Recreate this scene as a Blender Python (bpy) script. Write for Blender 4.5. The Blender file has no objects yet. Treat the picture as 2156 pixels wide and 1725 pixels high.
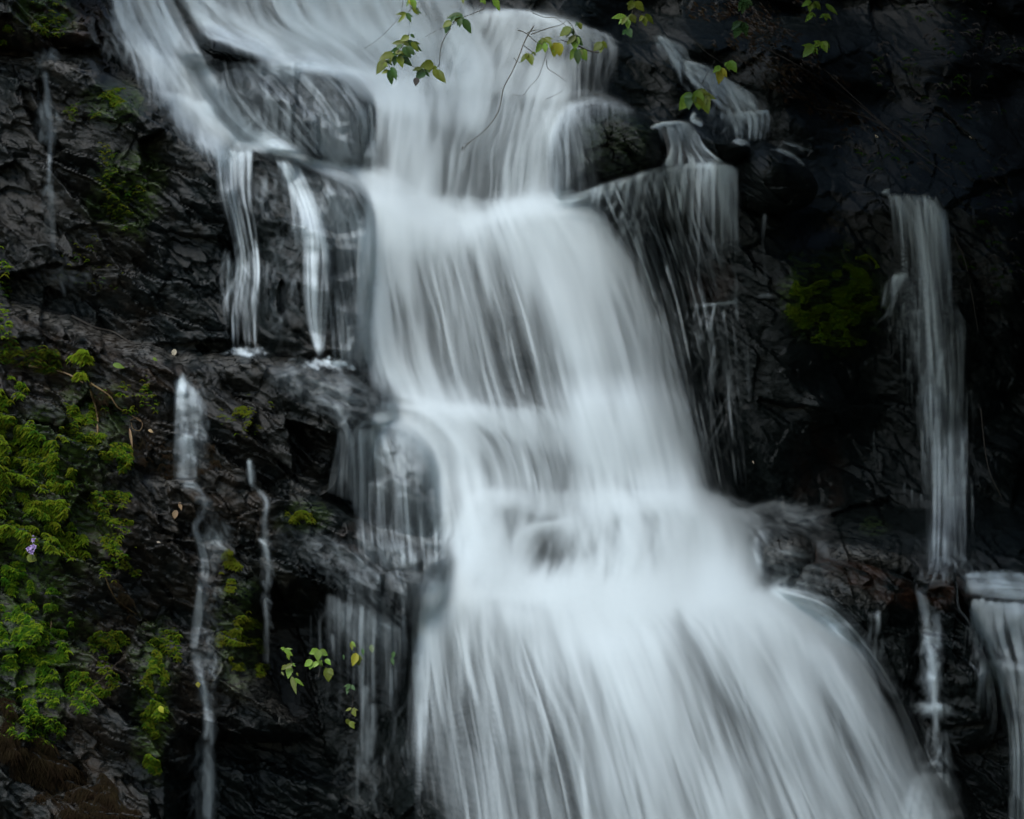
import bpy, math, random
import numpy as np
from mathutils import Vector, Matrix
random.seed(11)
sc = bpy.context.scene
# ============================================================ CAMERA, SKY, SUN, EXPOSURE
CD = 24.0                                  # the photographer stands 24 m from the fall
cam_d = bpy.data.cameras.new("camera"); cam = bpy.data.objects.new("camera", cam_d)
sc.collection.objects.link(cam); sc.camera = cam
cam.location = (0, -CD, 0); cam.rotation_euler = (math.radians(90), 0, 0)
cam_d.sensor_width = 36; cam_d.lens = 36 * CD / 8.0; cam_d.clip_start = .1; cam_d.clip_end = 500
world = bpy.data.worlds.new("World"); sc.world = world; world.use_nodes = True
wn = world.node_tree.nodes; wl = world.node_tree.links
sky = wn.new("ShaderNodeTexSky"); sky.sky_type = 'NISHITA'; sky.sun_disc = False
SUN_EL, SUN_AZ = math.radians(52), math.radians(-150)     # high, from behind the left shoulder
sky.sun_elevation = SUN_EL; sky.sun_rotation = SUN_AZ; sky.air_density = 1.0; sky.dust_density = 1.2; sky.ozone_density = 1.0
tint = wn.new("ShaderNodeMix"); tint.data_type = 'RGBA'; tint.blend_type = 'MULTIPLY'; tint.inputs[0].default_value = 1; tint.inputs[7].default_value = (.96, 1.02, .99, 1)   # overcast filtered by the forest
wl.new(sky.outputs[0], tint.inputs[6]); wl.new(tint.outputs[2], wn["Background"].inputs[0]); wn["Background"].inputs[1].default_value = .13
sun_d = bpy.data.lights.new("sun", 'SUN'); sun = bpy.data.objects.new("sun", sun_d); sc.collection.objects.link(sun)
sun_d.energy = 1.0; sun_d.angle = math.radians(35); sun_d.color = (1, .97, .93)
sd = Vector((math.sin(SUN_AZ) * math.cos(SUN_EL), math.cos(SUN_AZ) * math.cos(SUN_EL), math.sin(SUN_EL)))
sun.rotation_euler = sd.to_track_quat('Z', 'Y').to_euler()
sc.view_settings.view_transform = 'Standard'; sc.view_settings.look = 'None'
sc.view_settings.exposure = 1.2; sc.view_settings.gamma = 1.0; sc.view_settings.use_curve_mapping = False
sc.cycles.transparent_max_bounces = 24; sc.cycles.max_bounces = 5; sc.cycles.diffuse_bounces = 3
sc.cycles.use_denoising = True; sc.cycles.denoising_input_passes = 'RGB'

K = 8 / 2156.0
def at(px, py, y):
    s = (CD + y) / CD
    return Vector(((px - 1078) * K * s, y, (862.5 - py) * K * s))
def at_np(X, Y, D):
    s = (CD + D) / CD
    return np.stack([(X - 1078) * K * s, D, (862.5 - Y) * K * s], -1)
def tag(o, label=None, cat=None, group=None, kind=None):
    if label: o['label'] = label
    if cat: o['category'] = cat
    if group: o['group'] = group
    if kind: o['kind'] = kind
    return o
def link(name, data, parent=None):
    o = bpy.data.objects.new(name, data); sc.collection.objects.link(o)
    if parent is not None: o.parent = parent
    return o
def np_mesh(name, verts, quads, mat, attrs=None, smooth=True):
    me = bpy.data.meshes.new(name); nv, nq = len(verts), len(quads); k = quads.shape[1]
    me.vertices.add(nv); me.vertices.foreach_set('co', np.ascontiguousarray(verts, np.float32).ravel())
    me.loops.add(nq * k); me.loops.foreach_set('vertex_index', np.ascontiguousarray(quads, np.int32).ravel())
    me.polygons.add(nq); me.polygons.foreach_set('loop_start', np.arange(0, nq * k, k, dtype=np.int32))
    me.polygons.foreach_set('loop_total', np.full(nq, k, np.int32))
    if smooth: me.polygons.foreach_set('use_smooth', np.ones(nq, bool))
    for an, av in (attrs or {}).items():
        a = me.attributes.new(an, 'FLOAT', 'POINT'); a.data.foreach_set('value', np.ascontiguousarray(av, np.float32))
    me.update(calc_edges=True); me.validate(); me.materials.append(mat)
    return me
# ============================================================ MATERIALS
def nodes(name):
    m = bpy.data.materials.new(name); m.use_nodes = True; t = m.node_tree
    t.nodes.clear(); return m, t.nodes, t.links
def rock_material():
    m, n, l = nodes("wet_rock")
    out = n.new("ShaderNodeOutputMaterial"); b = n.new("ShaderNodeBsdfPrincipled"); l.new(b.outputs[0], out.inputs[0])
    geo = n.new("ShaderNodeNewGeometry")
    def noise(scale, det=6, rough=.6, vec=None, dist=0):
        x = n.new("ShaderNodeTexNoise"); x.inputs['Scale'].default_value = scale; x.inputs['Detail'].default_value = det
        x.inputs['Roughness'].default_value = rough; x.inputs['Distortion'].default_value = dist
        l.new(vec or geo.outputs['Position'], x.inputs['Vector']); return x
    mp = n.new("ShaderNodeMapping"); mp.inputs['Rotation'].default_value = (0, math.radians(-38), 0); mp.inputs['Scale'].default_value = (1, 1, 2.6)
    l.new(geo.outputs['Position'], mp.inputs[0])
    n1 = noise(1.7); n2 = noise(14, 8, .65, mp.outputs[0], .4); n3 = noise(60, 6, .7, mp.outputs[0])
    def ramp(src, p0, p1, c0=(0,0,0,1), c1=(1,1,1,1)):
        r = n.new("ShaderNodeValToRGB"); r.color_ramp.elements[0].position = p0; r.color_ramp.elements[1].position = p1
        r.color_ramp.elements[0].color = c0; r.color_ramp.elements[1].color = c1; l.new(src, r.inputs[0]); return r
    def mix(fac, a, bb):
        x = n.new("ShaderNodeMix"); x.data_type = 'RGBA'
        for s, v in ((0, fac), (6, a), (7, bb)):
            if hasattr(v, 'is_linked') or hasattr(v, 'node'): l.new(v, x.inputs[s])
            else: x.inputs[s].default_value = v
        return x.outputs[2]
    def attr(a):
        x = n.new("ShaderNodeAttribute"); x.attribute_name = a; return x.outputs['Fac']
    def math_(op, a, bb):
        x = n.new("ShaderNodeMath"); x.operation = op; x.use_clamp = op == 'MULTIPLY' 
        for i, v in enumerate((a, bb)):
            if isinstance(v, (int, float)): x.inputs[i].default_value = v
            else: l.new(v, x.inputs[i])
        return x.outputs[0]
    grey = ramp(n2.outputs[0], .32, .72, (.0014, .0026, .0026, 1), (.008, .0115, .011, 1)).outputs[0]
    brown = ramp(n2.outputs[0], .3, .72, (.003, .002, .001, 1), (.040, .030, .021, 1)).outputs[0]
    bf = math_('MULTIPLY', ramp(n1.outputs[0], .35, .6).outputs[0], attr('brown'))
    c = mix(bf, grey, brown)
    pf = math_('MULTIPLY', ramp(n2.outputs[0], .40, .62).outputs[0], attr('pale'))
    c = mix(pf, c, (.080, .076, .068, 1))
    rf = math_('MULTIPLY', ramp(noise(5).outputs[0], .4, .6).outputs[0], attr('rust'))
    c = mix(rf, c, (.022, .009, .004, 1))
    mf = math_('MULTIPLY', ramp(n2.outputs[0], .42, .55).outputs[0], attr('algae'))
    c = mix(mf, c, (.022, .040, .005, 1))
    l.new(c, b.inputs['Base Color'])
    r = n.new("ShaderNodeMapRange"); l.new(n2.outputs[0], r.inputs[0]); r.inputs[1].default_value = .3; r.inputs[2].default_value = .7
    r.inputs[3].default_value = .18; r.inputs[4].default_value = .55; l.new(r.outputs[0], b.inputs['Roughness'])
    b.inputs['Specular IOR Level'].default_value = .25
    b1 = n.new("ShaderNodeBump"); b1.inputs['Strength'].default_value = .28; b1.inputs['Distance'].default_value = .03; l.new(n2.outputs[0], b1.inputs['Height'])
    b2 = n.new("ShaderNodeBump"); b2.inputs['Strength'].default_value = .5; b2.inputs['Distance'].default_value = .012; l.new(n3.outputs[0], b2.inputs['Height'])
    l.new(b1.outputs[0], b2.inputs['Normal']); l.new(b2.outputs[0], b.inputs['Normal'])
    return m
def water_material():
    m, n, l = nodes("white_water")
    out = n.new("ShaderNodeOutputMaterial"); mx = n.new("ShaderNodeMixShader"); tr = n.new("ShaderNodeBsdfTransparent")
    d = n.new("ShaderNodeBsdfDiffuse"); t = n.new("ShaderNodeBsdfTranslucent"); m2 = n.new("ShaderNodeMixShader")
    for x in (d, t): x.inputs[0].default_value = (.78, .865, .90, 1)
    m2.inputs[0].default_value = .35; l.new(d.outputs[0], m2.inputs[1]); l.new(t.outputs[0], m2.inputs[2])
    a = n.new("ShaderNodeAttribute"); a.attribute_name = 'flow'
    e = n.new("ShaderNodeMath"); e.operation = 'MULTIPLY'; e.inputs[1].default_value = -1; l.new(a.outputs['Fac'], e.inputs[0])
    x = n.new("ShaderNodeMath"); x.operation = 'EXPONENT'; l.new(e.outputs[0], x.inputs[0])
    s = n.new("ShaderNodeMath"); s.operation = 'SUBTRACT'; s.inputs[0].default_value = 1; l.new(x.outputs[0], s.inputs[1])
    l.new(s.outputs[0], mx.inputs[0]); l.new(tr.outputs[0], mx.inputs[1]); l.new(m2.outputs[0], mx.inputs[2]); l.new(mx.outputs[0], out.inputs[0])
    return m
def leaf_material(name, col, var=.35, trans=.35, rough=.45, spec=.35):
    m, n, l = nodes(name)
    out = n.new("ShaderNodeOutputMaterial"); b = n.new("ShaderNodeBsdfPrincipled"); b.inputs['Roughness'].default_value = rough
    b.inputs['Specular IOR Level'].default_value = spec
    t = n.new("ShaderNodeBsdfTranslucent"); mx = n.new("ShaderNodeMixShader"); mx.inputs[0].default_value = trans
    oi = n.new("ShaderNodeObjectInfo"); geo = n.new("ShaderNodeNewGeometry"); no = n.new("ShaderNodeTexNoise"); no.inputs['Scale'].default_value = 9
    l.new(geo.outputs['Position'], no.inputs['Vector'])
    ad = n.new("ShaderNodeMath"); ad.operation = 'ADD'; l.new(oi.outputs['Random'], ad.inputs[0]); l.new(no.outputs[0], ad.inputs[1])
    mr = n.new("ShaderNodeMapRange"); l.new(ad.outputs[0], mr.inputs[0]); mr.inputs[1].default_value = .3; mr.inputs[2].default_value = 1.6
    mr.inputs[3].default_value = 1 - var; mr.inputs[4].default_value = 1 + var
    hs = n.new("ShaderNodeHueSaturation"); hs.inputs['Color'].default_value = (*col, 1); l.new(mr.outputs[0], hs.inputs['Value'])
    hh = n.new("ShaderNodeMapRange"); l.new(no.outputs[0], hh.inputs[0]); hh.inputs[3].default_value = .46; hh.inputs[4].default_value = .54; l.new(hh.outputs[0], hs.inputs['Hue'])
    l.new(hs.outputs[0], b.inputs['Base Color']); l.new(hs.outputs[0], t.inputs[0])
    l.new(b.outputs[0], mx.inputs[1]); l.new(t.outputs[0], mx.inputs[2]); l.new(mx.outputs[0], out.inputs[0])
    return m
ROCK = rock_material(); WATER = water_material()
MAT = dict(green=leaf_material('leaf_green', (.045, .095, .022)), lime=leaf_material('leaf_lime', (.17, .28, .035)),
    yellow=leaf_material('leaf_yellow', (.38, .36, .04)), olive=leaf_material('leaf_olive', (.13, .16, .02)), dim=leaf_material('leaf_dim', (.06, .12, .04)),
    moss=leaf_material('moss_green', (.080, .122, .004), .5, .3, .8, .08), mossy=leaf_material('moss_yellow', (.085, .095, .004), .5, .3, .8, .08), mossd=leaf_material('moss_dark', (.022, .055, .002), .5, .3, .8, .08),
    dead=leaf_material('dead_leaf', (.022, .014, .007), .5, .2, .9, .05), straw=leaf_material('dry_grass', (.016, .011, .005), .4, .2, .9, .05), twig=leaf_material('twig', (.075, .066, .05), .3, 0, .8, .1), bark=leaf_material('bark', (.022, .018, .014), .3, 0, .7),
    root=leaf_material('root', (.13, .085, .035), .3, 0, .7), lilac=leaf_material('petal_lilac', (.48, .36, .62), .15, .3), pale=leaf_material('pale_leaf', (.5, .42, .32), .15, .3), tan=leaf_material('tan_leaf', (.30, .20, .11), .3, .2))
# ============================================================ WATER FLOW FIELDS
# flow is laid out in "plan units" (1 unit = 8/2156 m on the cliff); every bundle of
# streamlines has a left and a right bank and a table of how much water runs where
GS = 2.15                       # cell of the flow grid, plan units
GX0, GY0 = -60.0, -60.0
GW, GH = int((2156 + 120) / GS), int((1725 + 120) / GS)
rs = np.random.RandomState(7)

def spline(P, n):
    P = np.asarray(P, float); m = len(P)
    Q = np.vstack([2 * P[0] - P[1], P, 2 * P[-1] - P[-2]])
    t = np.linspace(0, m - 1, n); i = np.minimum(t.astype(int), m - 2); f = (t - i)[:, None]
    a, b, c, d = Q[i], Q[i + 1], Q[i + 2], Q[i + 3]
    return .5 * ((2 * b) + (c - a) * f + (2 * a - 5 * b + 4 * c - d) * f ** 2 + (3 * b - a - 3 * c + d) * f ** 3)

def blur(A, s):
    if s < .3: return A
    r = int(3 * s + 1)
    if s < 2.2:
        k = np.exp(-np.arange(-r, r + 1) ** 2 / (2 * s * s)).astype(np.float32); k /= k.sum()
        for ax in (0, 1):
            n = A.shape[ax]; pad = [(0, 0), (0, 0)]; pad[ax] = (r, r)
            B = np.pad(A, pad, mode='edge'); A = np.zeros_like(A)
            for j in range(2 * r + 1): A += k[j] * (B[j:j + n] if ax == 0 else B[:, j:j + n])
        return A
    B = np.pad(A, r, mode='edge'); h, w = B.shape
    fy = np.fft.fftfreq(h)[:, None]; fx = np.fft.rfftfreq(w)[None]
    B = np.fft.irfft2(np.fft.rfft2(B) * np.exp(-2 * (math.pi * s) ** 2 * (fx ** 2 + fy ** 2)), s=B.shape)
    return B[r:-r, r:-r].astype(np.float32)

FIELDS = {}
SCALES = ((0, .85), (1, 1.9), (2, 5.0))      # fine, medium, broad streaks: blur in cells
def splat(name, sc, x, y, w):
    F = FIELDS.setdefault(name, [np.zeros(GW * GH, np.float32) for _ in SCALES])
    gx = (x - GX0) / GS; gy = (y - GY0) / GS
    ix = np.floor(gx).astype(int); iy = np.floor(gy).astype(int); fx = gx - ix; fy = gy - iy
    ok = (ix >= 0) & (iy >= 0) & (ix < GW - 1) & (iy < GH - 1)
    ix, iy, fx, fy, w = ix[ok], iy[ok], fx[ok], fy[ok], w[ok]
    b = iy * GW + ix
    idx = np.concatenate([b, b + 1, b + GW, b + GW + 1])
    ww = np.concatenate([w * (1 - fx) * (1 - fy), w * fx * (1 - fy), w * (1 - fx) * fy, w * fx * fy])
    if len(idx): F[sc] += np.bincount(idx, ww, minlength=GW * GH).astype(np.float32)

def bundle(name, L, R, W, mix=(.3, .35, .35), dens=1.0, var=.8, wob=.012, seg=(.25, .9), fade=0.06, gamma=1.0):
    N = 240
    Ls, Rs = spline(L, N), spline(R, N)
    W = np.atleast_2d(np.asarray(W, float))
    if W.shape[0] == 1: W = np.repeat(W, 2, 0)
    if W.shape[1] == 1: W = np.repeat(W, 2, 1)
    wid = np.linalg.norm(Rs - Ls, axis=1); C = (Ls + Rs) / 2
    spd = np.linalg.norm(np.gradient(C, axis=0), axis=1) * (N - 1)
    length = spd.mean(); mw = wid.mean()
    for sc, share in enumerate(mix):
        if share <= 0: continue
        nst = int(max(6, dens * mw / GS * (2.6, 1.3, .9)[sc]) / (.5 * (seg[0] + seg[1])) )
        K = int(min(700, max(24, length / GS * 1.5)))
        u0 = rs.rand(nst); ln = rs.uniform(*seg, nst)
        t0 = rs.uniform(-.35, 1.0, nst) if seg[1] < 1.5 else np.full(nst, -.1)
        t0 = rs.uniform(0, 1, nst) * (1 + ln) - ln
        amp = np.exp(var * (1, .8, .55)[sc] * rs.randn(nst) - .5 * (var * (1, .8, .55)[sc]) ** 2)
        s = (np.arange(K)[None, :] + rs.rand(nst, 1)) / K
        t = t0[:, None] + s * ln[:, None]
        u = u0[:, None] + wob * np.sin(t * rs.uniform(3, 14, (nst, 1)) + rs.rand(nst, 1) * 6.28) * rs.rand(nst, 1)
        env = np.sin(np.pi * s) ** .7 / .72
        ok = (t >= 0) & (t <= 1) & (u >= 0) & (u <= 1)
        t, u, e = t[ok], u[ok], (env * amp[:, None])[ok]
        ti = t * (N - 1); i = np.minimum(ti.astype(int), N - 2); f = ti - i
        lp = Ls[i] * (1 - f)[:, None] + Ls[i + 1] * f[:, None]; rp = Rs[i] * (1 - f)[:, None] + Rs[i + 1] * f[:, None]
        P = lp * (1 - u)[:, None] + rp * u[:, None]
        a = t * (W.shape[0] - 1); ai = np.minimum(a.astype(int), W.shape[0] - 2); af = a - ai
        b = u * (W.shape[1] - 1); bi = np.minimum(b.astype(int), W.shape[1] - 2); bf = b - bi
        ww = (W[ai, bi] * (1 - af) * (1 - bf) + W[ai + 1, bi] * af * (1 - bf) + W[ai, bi + 1] * (1 - af) * bf + W[ai + 1, bi + 1] * af * bf)
        edge = np.minimum(1, np.minimum(t, 1 - t) / fade) if fade > 0 else 1
        # samples per unit t of one streak = K/ln ; mean coverage corrections
        cov = ln.mean() * nst / (1 + ln.mean())             # mean number of live streaks at any t
        wl = np.repeat(ln[:, None], K, 1)[ok]
        wt = ww * edge * e * share * (wid[i] * spd[i]) * wl / (cov * K * GS * GS)
        splat(name, sc, P[:, 0], P[:, 1], wt)

def stroke(name, pts, wd, W, **k):
    P = spline(pts, 40); T = np.gradient(P, axis=0); T /= np.linalg.norm(T, axis=1)[:, None]
    Nn = np.stack([-T[:, 1], T[:, 0]], 1)
    w = np.interp(np.linspace(0, 1, 40), np.linspace(0, 1, len(np.atleast_1d(wd))), np.atleast_1d(wd)) / 2
    W = np.atleast_1d(np.asarray(W, float))
    Wt = np.stack([W * .15, W * .8, W, W * .8, W * .15], 1)
    k.setdefault('mix', (.6, .4, 0) if np.max(wd) < 32 else (.45, .4, .15)); k.setdefault('wob', .1); k.setdefault('dens', 1.3)
    bundle(name, P + Nn * w[:, None], P - Nn * w[:, None], Wt, **k)

def splash(name, x, y, r, n, W, a0=-180, a1=0, up=.9):
    X, Y, S = [], [], []
    for i in range(n):
        a = math.radians(rs.uniform(a0, a1)); R = r * rs.uniform(.3, 1) ; K = 40
        s = np.linspace(0, 1, K); vx, vy = math.cos(a) * R, math.sin(a) * R * up
        X.append(x + rs.randn() * r * .38 + .7 * vx * s); Y.append(y + rs.randn() * r * .10 + vy * s * .8 + .5 * R * s * s * .9)
        S.append((1 - s) ** .8 * (.25 + s) * W * rs.uniform(.1, 1) ** 1.5 * .55)
    splat(name, 0, np.concatenate(X), np.concatenate(Y), np.concatenate(S) * .5)
    splat(name, 1, np.concatenate(X), np.concatenate(Y), np.concatenate(S) * .8)

def lace(name, cx, cy, rx, ry, n, W, ang=60, ln=40, rot=0, curl=1.0):
    """thin filaments of water wandering over rough rock in an elliptical patch"""
    K = 30
    th = rs.rand(n) * 6.283; rr = np.sqrt(rs.rand(n)); c, s_ = math.cos(math.radians(rot)), math.sin(math.radians(rot))
    ex, ey = rr * np.cos(th) * rx, rr * np.sin(th) * ry
    x0, y0 = cx + ex * c - ey * s_, cy + ex * s_ + ey * c
    a = np.radians(ang + 20 * rs.randn(n))[:, None]; L = ln * rs.uniform(.4, 1.4, (n, 1)); s = np.linspace(0, 1, K)[None]
    aa = a + curl * np.cumsum(rs.randn(n, K), 1) * .07
    x = x0[:, None] + np.cumsum(np.cos(aa), 1) * L / K; y = y0[:, None] + np.cumsum(np.sin(aa), 1) * L / K
    fall = (1 - rr ** 2)[:, None]
    w = .3 * W * fall * np.sin(np.pi * s) * np.exp(.7 * rs.randn(n, 1)) * L / K / 1.6
    splat(name, 0, x.ravel(), y.ravel(), .95 * w.ravel()); splat(name, 1, x.ravel(), y.ravel(), .35 * w.ravel()); splat(name, 2, x.ravel(), y.ravel(), .08 * w.ravel())

SOFT = (.14, .32, .54)
def threads(name, path, n, vx, vy, drop, W, sx=.35, spread=3, sc=(1.0, .8)):
    """fine threads thrown off a lip: they leave with (vx, vy) and bend down under their weight"""
    K = 40; P = spline(path, 200); i = rs.randint(0, 200, n); u = i / 199.
    f = lambda v: np.interp(u, np.linspace(0, 1, len(np.atleast_1d(v))), np.atleast_1d(v))[:, None]
    s = np.linspace(0, 1, K)[None] * rs.uniform(.35, 1.15, (n, 1))
    x = P[i, 0][:, None] + rs.randn(n, 1) * spread + f(vx) * (1 + sx * rs.randn(n, 1)) * s + rs.randn(n, 1) * 1.5 * s
    y = P[i, 1][:, None] + rs.randn(n, 1) * spread + f(vy) * s + f(drop) * s ** 1.7
    w = f(W) * np.exp(.7 * rs.randn(n, 1)) * np.minimum(1, np.linspace(0, 1, K)[None] * 6) * (1 - np.linspace(0, 1, K)[None]) ** .8
    ln = np.hypot(np.gradient(x, axis=1), np.gradient(y, axis=1)) / GS
    splat(name, 0, x.ravel(), y.ravel(), (w * ln * sc[0]).ravel()); splat(name, 1, x.ravel(), y.ravel(), (w * ln * sc[1]).ravel())
M = 'main'
# ---- upper run
bundle(M, [(228,-60),(245,30),(290,110),(345,185),(395,250),(455,312)], [(335,-60),(385,40),(425,115),(462,190),(520,262),(610,330)],
       [[.3,1.1,1.1,1.3,.4],[.8,1.0,1.2,1.1,.3],[.9,1.4,1.0,.9,.5],[.2,.9,.9,1.2,.8],[.5,1.2,1.2,1.3,.7],[.2,.9,1.6,1.6,.5]], mix=(.3,.45,.25), wob=.05)
bundle(M, [(500,275),(570,318),(640,350),(720,385),(790,430)], [(560,262),(640,325),(720,352),(800,372),(870,400)], [[.4,1.2,.5],[.3,1.3,.6],[.3,1.2,.5],[.7,1.6,.9],[1,1.6,1.2]], mix=SOFT)
bundle(M, [(380,-60),(400,20),(430,55),(520,95),(600,135),(700,150),(785,235)], [(960,-60),(985,0),(1010,60),(1030,110),(1040,160),(1030,220),(1010,290)],
       [[.8,1.2,1.5,1.6,1.4,1.0],[.5,.7,1.7,2.0,1.8,1.3],[.3,.9,1.8,2,1.6,1.2],[1.2,1.1,1.3,1.3,1.3,1.0],[1.4,1.6,.9,1.1,1.0,1.0],[1.6,2.0,1.5,1.0,1.0,1],[.9,1.6,1.5,1.0,.9,.9]], mix=SOFT)
bundle(M, [(345,-40),(400,30),(430,75),(470,90),(560,118)], [(400,-40),(470,15),(520,55),(580,90),(610,130)], [[.6,.8],[.7,.7],[.5,.5],[.4,.5],[.9,.4]], mix=(.5,.4,.1))
bundle(M, [(985,10),(960,60),(930,120),(910,190)], [(1220,40),(1235,90),(1215,160),(1190,215)], [[.5,1.0,1.3,.9,.5],[1.1,1.2,1.0,1.2,.5],[1.0,1.1,1.2,1.2,.5],[.8,1,1.1,1.2,.6]], mix=SOFT)
bundle(M, [(785,170),(790,240),(782,330),(770,440)], [(1215,120),(1195,200),(1165,310),(1150,440)],
       [[1.2,1.4,1.0,.6,.5,.6,.6,.9,.8],[1.9,1.9,1.2,.9,1.0,.8,.9,1.5,1.1],[.9,1.9,1.6,.9,.45,.8,.6,1.4,1.2],[.45,1.4,1.9,1.6,.7,.4,.75,1.4,1.2],[1.5,1.7,1.9,1.9,.6,.3,.9,1.7,1.3]], mix=(.16,.34,.50), var=.7)
bundle(M, [(1100,20),(1170,60),(1185,130),(1190,210)], [(1290,70),(1300,110),(1285,165),(1275,215)], [[.5,.9,.8,.3],[.5,.5,.4,.3],[.6,.3,.35,.1],[.5,.3,.3,.1]], mix=(.5,.35,.15))
stroke(M, [(1000,38),(1080,22),(1160,44),(1240,62),(1315,95)], [16,14,16,14,8], [.4,.9,.9,.7,.2], wob=.15)
splash(M, 1060, 34, 26, 26, .5, -130, -40); splash(M, 1125, 48, 20, 16, .4, -120, -60)
stroke(M, [(1345,236),(1290,215),(1235,205),(1190,222),(1165,290)], [10,22,34,46,60], [.15,.6,.9,1.0,1.0], mix=(.2,.4,.4))
bundle(M, [(1140,230),(1150,320),(1150,430)], [(1230,215),(1270,300),(1280,400)], [[1.3,.9,.4,.15],[1.3,.6,.25,.05],[1.3,.5,.2,.05]], mix=(.4,.4,.2))
threads(M, [(240,20),(300,110),(360,190),(430,270),(470,305)], 900, 26, 14, 62, .16, spread=16)
threads(M, [(350,195),(400,210),(450,225)], 300, 10, -12, 70, .3); threads(M, [(300,130),(350,170),(400,260),(460,300)], 500, [10,16,24,30], 2, 50, .22, spread=20); threads(M, [(420,120),(470,190),(520,260),(590,320)], 420, [14,10,6,4], 4, 46, .16, spread=8); threads(M, [(300,90),(350,120),(400,130)], 200, 14, 4, 60, .16)
threads(M, [(400,20),(480,70),(570,120)], 260, 30, 10, 50, .14); threads(M, [(690,40),(800,60),(900,70),(980,60)], 260, 20, 0, 70, .10, spread=14)
threads(M, [(1000,34),(1100,24),(1200,54),(1300,95)], 420, 4, -3, 100, [.06,.1,.16,.14]); threads(M, [(1190,215),(1260,212),(1330,232)], 260, [-10,4,20], 4, [140,110,40], [.14,.10,.05])
threads(M, [(780,240),(900,220),(1000,210),(1120,220)], 420, 4, 0, 130, .10, spread=20)
# ---- second tier
bundle(M, [(770,405),(790,440),(820,480),(800,540)], [(960,420),(990,470),(1010,500),(960,560)], [[.8,1.2,.4],[1.6,1.6,.6],[1.6,1.4,.5],[.4,.6,.1]], mix=(.05,.25,.7), fade=.15)
bundle(M, [(735,375),(780,420),(830,450),(900,470)], [(800,350),(870,395),(930,430),(980,455)], [[.5,.9],[1.4,1.5],[1.6,1.0],[1,.4]], mix=SOFT)
stroke(M, [(1265,440),(1180,432),(1090,436),(1010,462),(930,470)], [50,56,48,34,40], [.8,1.4,1.6,1.5,1.0], mix=(.1,.3,.6), wob=.2)
bundle(M, [(752,470),(750,600),(758,720),(790,835)], [(815,460),(820,600),(830,720),(860,835)], [[.4,1.1,.5],[.3,.9,.5],[.3,.9,.5],[.4,1.0,.4]], mix=(.3,.35,.35), fade=.1)
bundle(M, [(778,405),(768,520),(785,640),(800,750),(838,838)], [(1235,425),(1325,555),(1378,700),(1425,860),(1480,1075)],
       [[1.6,2.4,2.2,1.7,2.0,2.4,2.4,2.2,1.4],[1.0,1.9,1.5,1.0,.9,1.5,2.6,2.0,1.0],[.6,1.0,.8,.4,.45,1.0,2.7,1.4,.7],[.6,.8,.5,.3,.25,.5,2.5,1.5,.6],[1.2,1.4,.7,.35,.3,.5,2.4,1.2,.5]], mix=(.16,.34,.50), var=.7, wob=.008, fade=.03)
bundle(M, [(1120,780),(1165,900),(1195,1000),(1205,1090)], [(1415,780),(1450,900),(1475,1000),(1500,1090)], [[.2,.9,1.2,.5,.3],[.5,1.8,2.6,1.4,.4],[.6,2.2,2.8,1.7,.6],[1.0,2.2,2.6,2.0,.9]], mix=(.2,.4,.4), fade=.15)
bundle(M, [(1285,450),(1360,650),(1420,850),(1475,1065)], [(1305,440),(1430,650),(1490,850),(1560,1065)], [[.1,.2,.05],[.3,.22,.05],[.35,.25,.08],[.4,.2,.08]], mix=(.5,.4,.1))
# ---- third tier
bundle(M, [(762,892),(840,900),(903,955),(932,1040),(948,1150),(950,1230)], [(815,825),(930,850),(1000,925),(1020,1030),(1060,1130),(1100,1220)],
       [[.4,1.0,.9],[1.9,1.8,.9],[1.8,1.9,1.0],[1.2,2.0,1.3],[1.0,2.2,1.9],[1.0,2.6,2.4]], mix=(.12,.4,.48))
bundle(M, [(860,842),(940,910),(985,985),(1000,1060)], [(1200,860),(1235,930),(1250,1020),(1255,1110)], [[1.2,1.0,.6,.4,.4],[1.2,1.0,.8,.65,.5],[1.3,.9,.8,.55,.45],[1.3,1.0,.5,.35,.6]], mix=(.2,.45,.35))
stroke(M, [(1020,835),(1100,848),(1180,876),(1240,905)], [10,14,14,12], [.2,.35,.3,.1], mix=(.5,.4,.1))
# ---- foam basin
bundle(M, [(1000,1030),(968,1100),(940,1180),(905,1265)], [(1482,1030),(1562,1072),(1598,1160),(1606,1265)],
       [[1.3,1.7,.8,.6,1.2,2.4,2.6,2.4,.8],[2.2,2.0,.6,1.0,1.6,2.6,3,3,.7],[.8,3.4,1.0,.6,1.8,2.8,3,3.4,.7],[1.0,3.2,4.4,5,5,5.6,5.6,5,1.2]], mix=(.08,.3,.62), wob=.03)
stroke(M, [(975,1060),(1030,1040),(1100,1055),(1150,1090)], [26,30,26,20], [.6,1.0,.9,.4], mix=(.1,.3,.6))
stroke(M, [(1080,1160),(1110,1120),(1170,1105),(1230,1100)], [12,18,22,30], [.4,.9,.8,.4], mix=(.1,.4,.5))
stroke(M, [(960,1150),(1060,1215),(1180,1250),(1320,1262),(1480,1230),(1590,1255)], [50,62,70,84,90,40], [1.4,2.0,2.2,2.4,2.2,1.0], mix=(.06,.24,.7), wob=.2)
stroke(M, [(912,1245),(960,1238),(1030,1250)], [22,34,40], [1.0,1.4,1.4], mix=(.3,.4,.3))
splash(M, 1500, 1075, 60, 60, .35, -100, 10); splash(M, 930, 1235, 34, 40, .35, -170, -40)
splash(M, 1600, 1120, 70, 60, .2, -70, 40)
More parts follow.
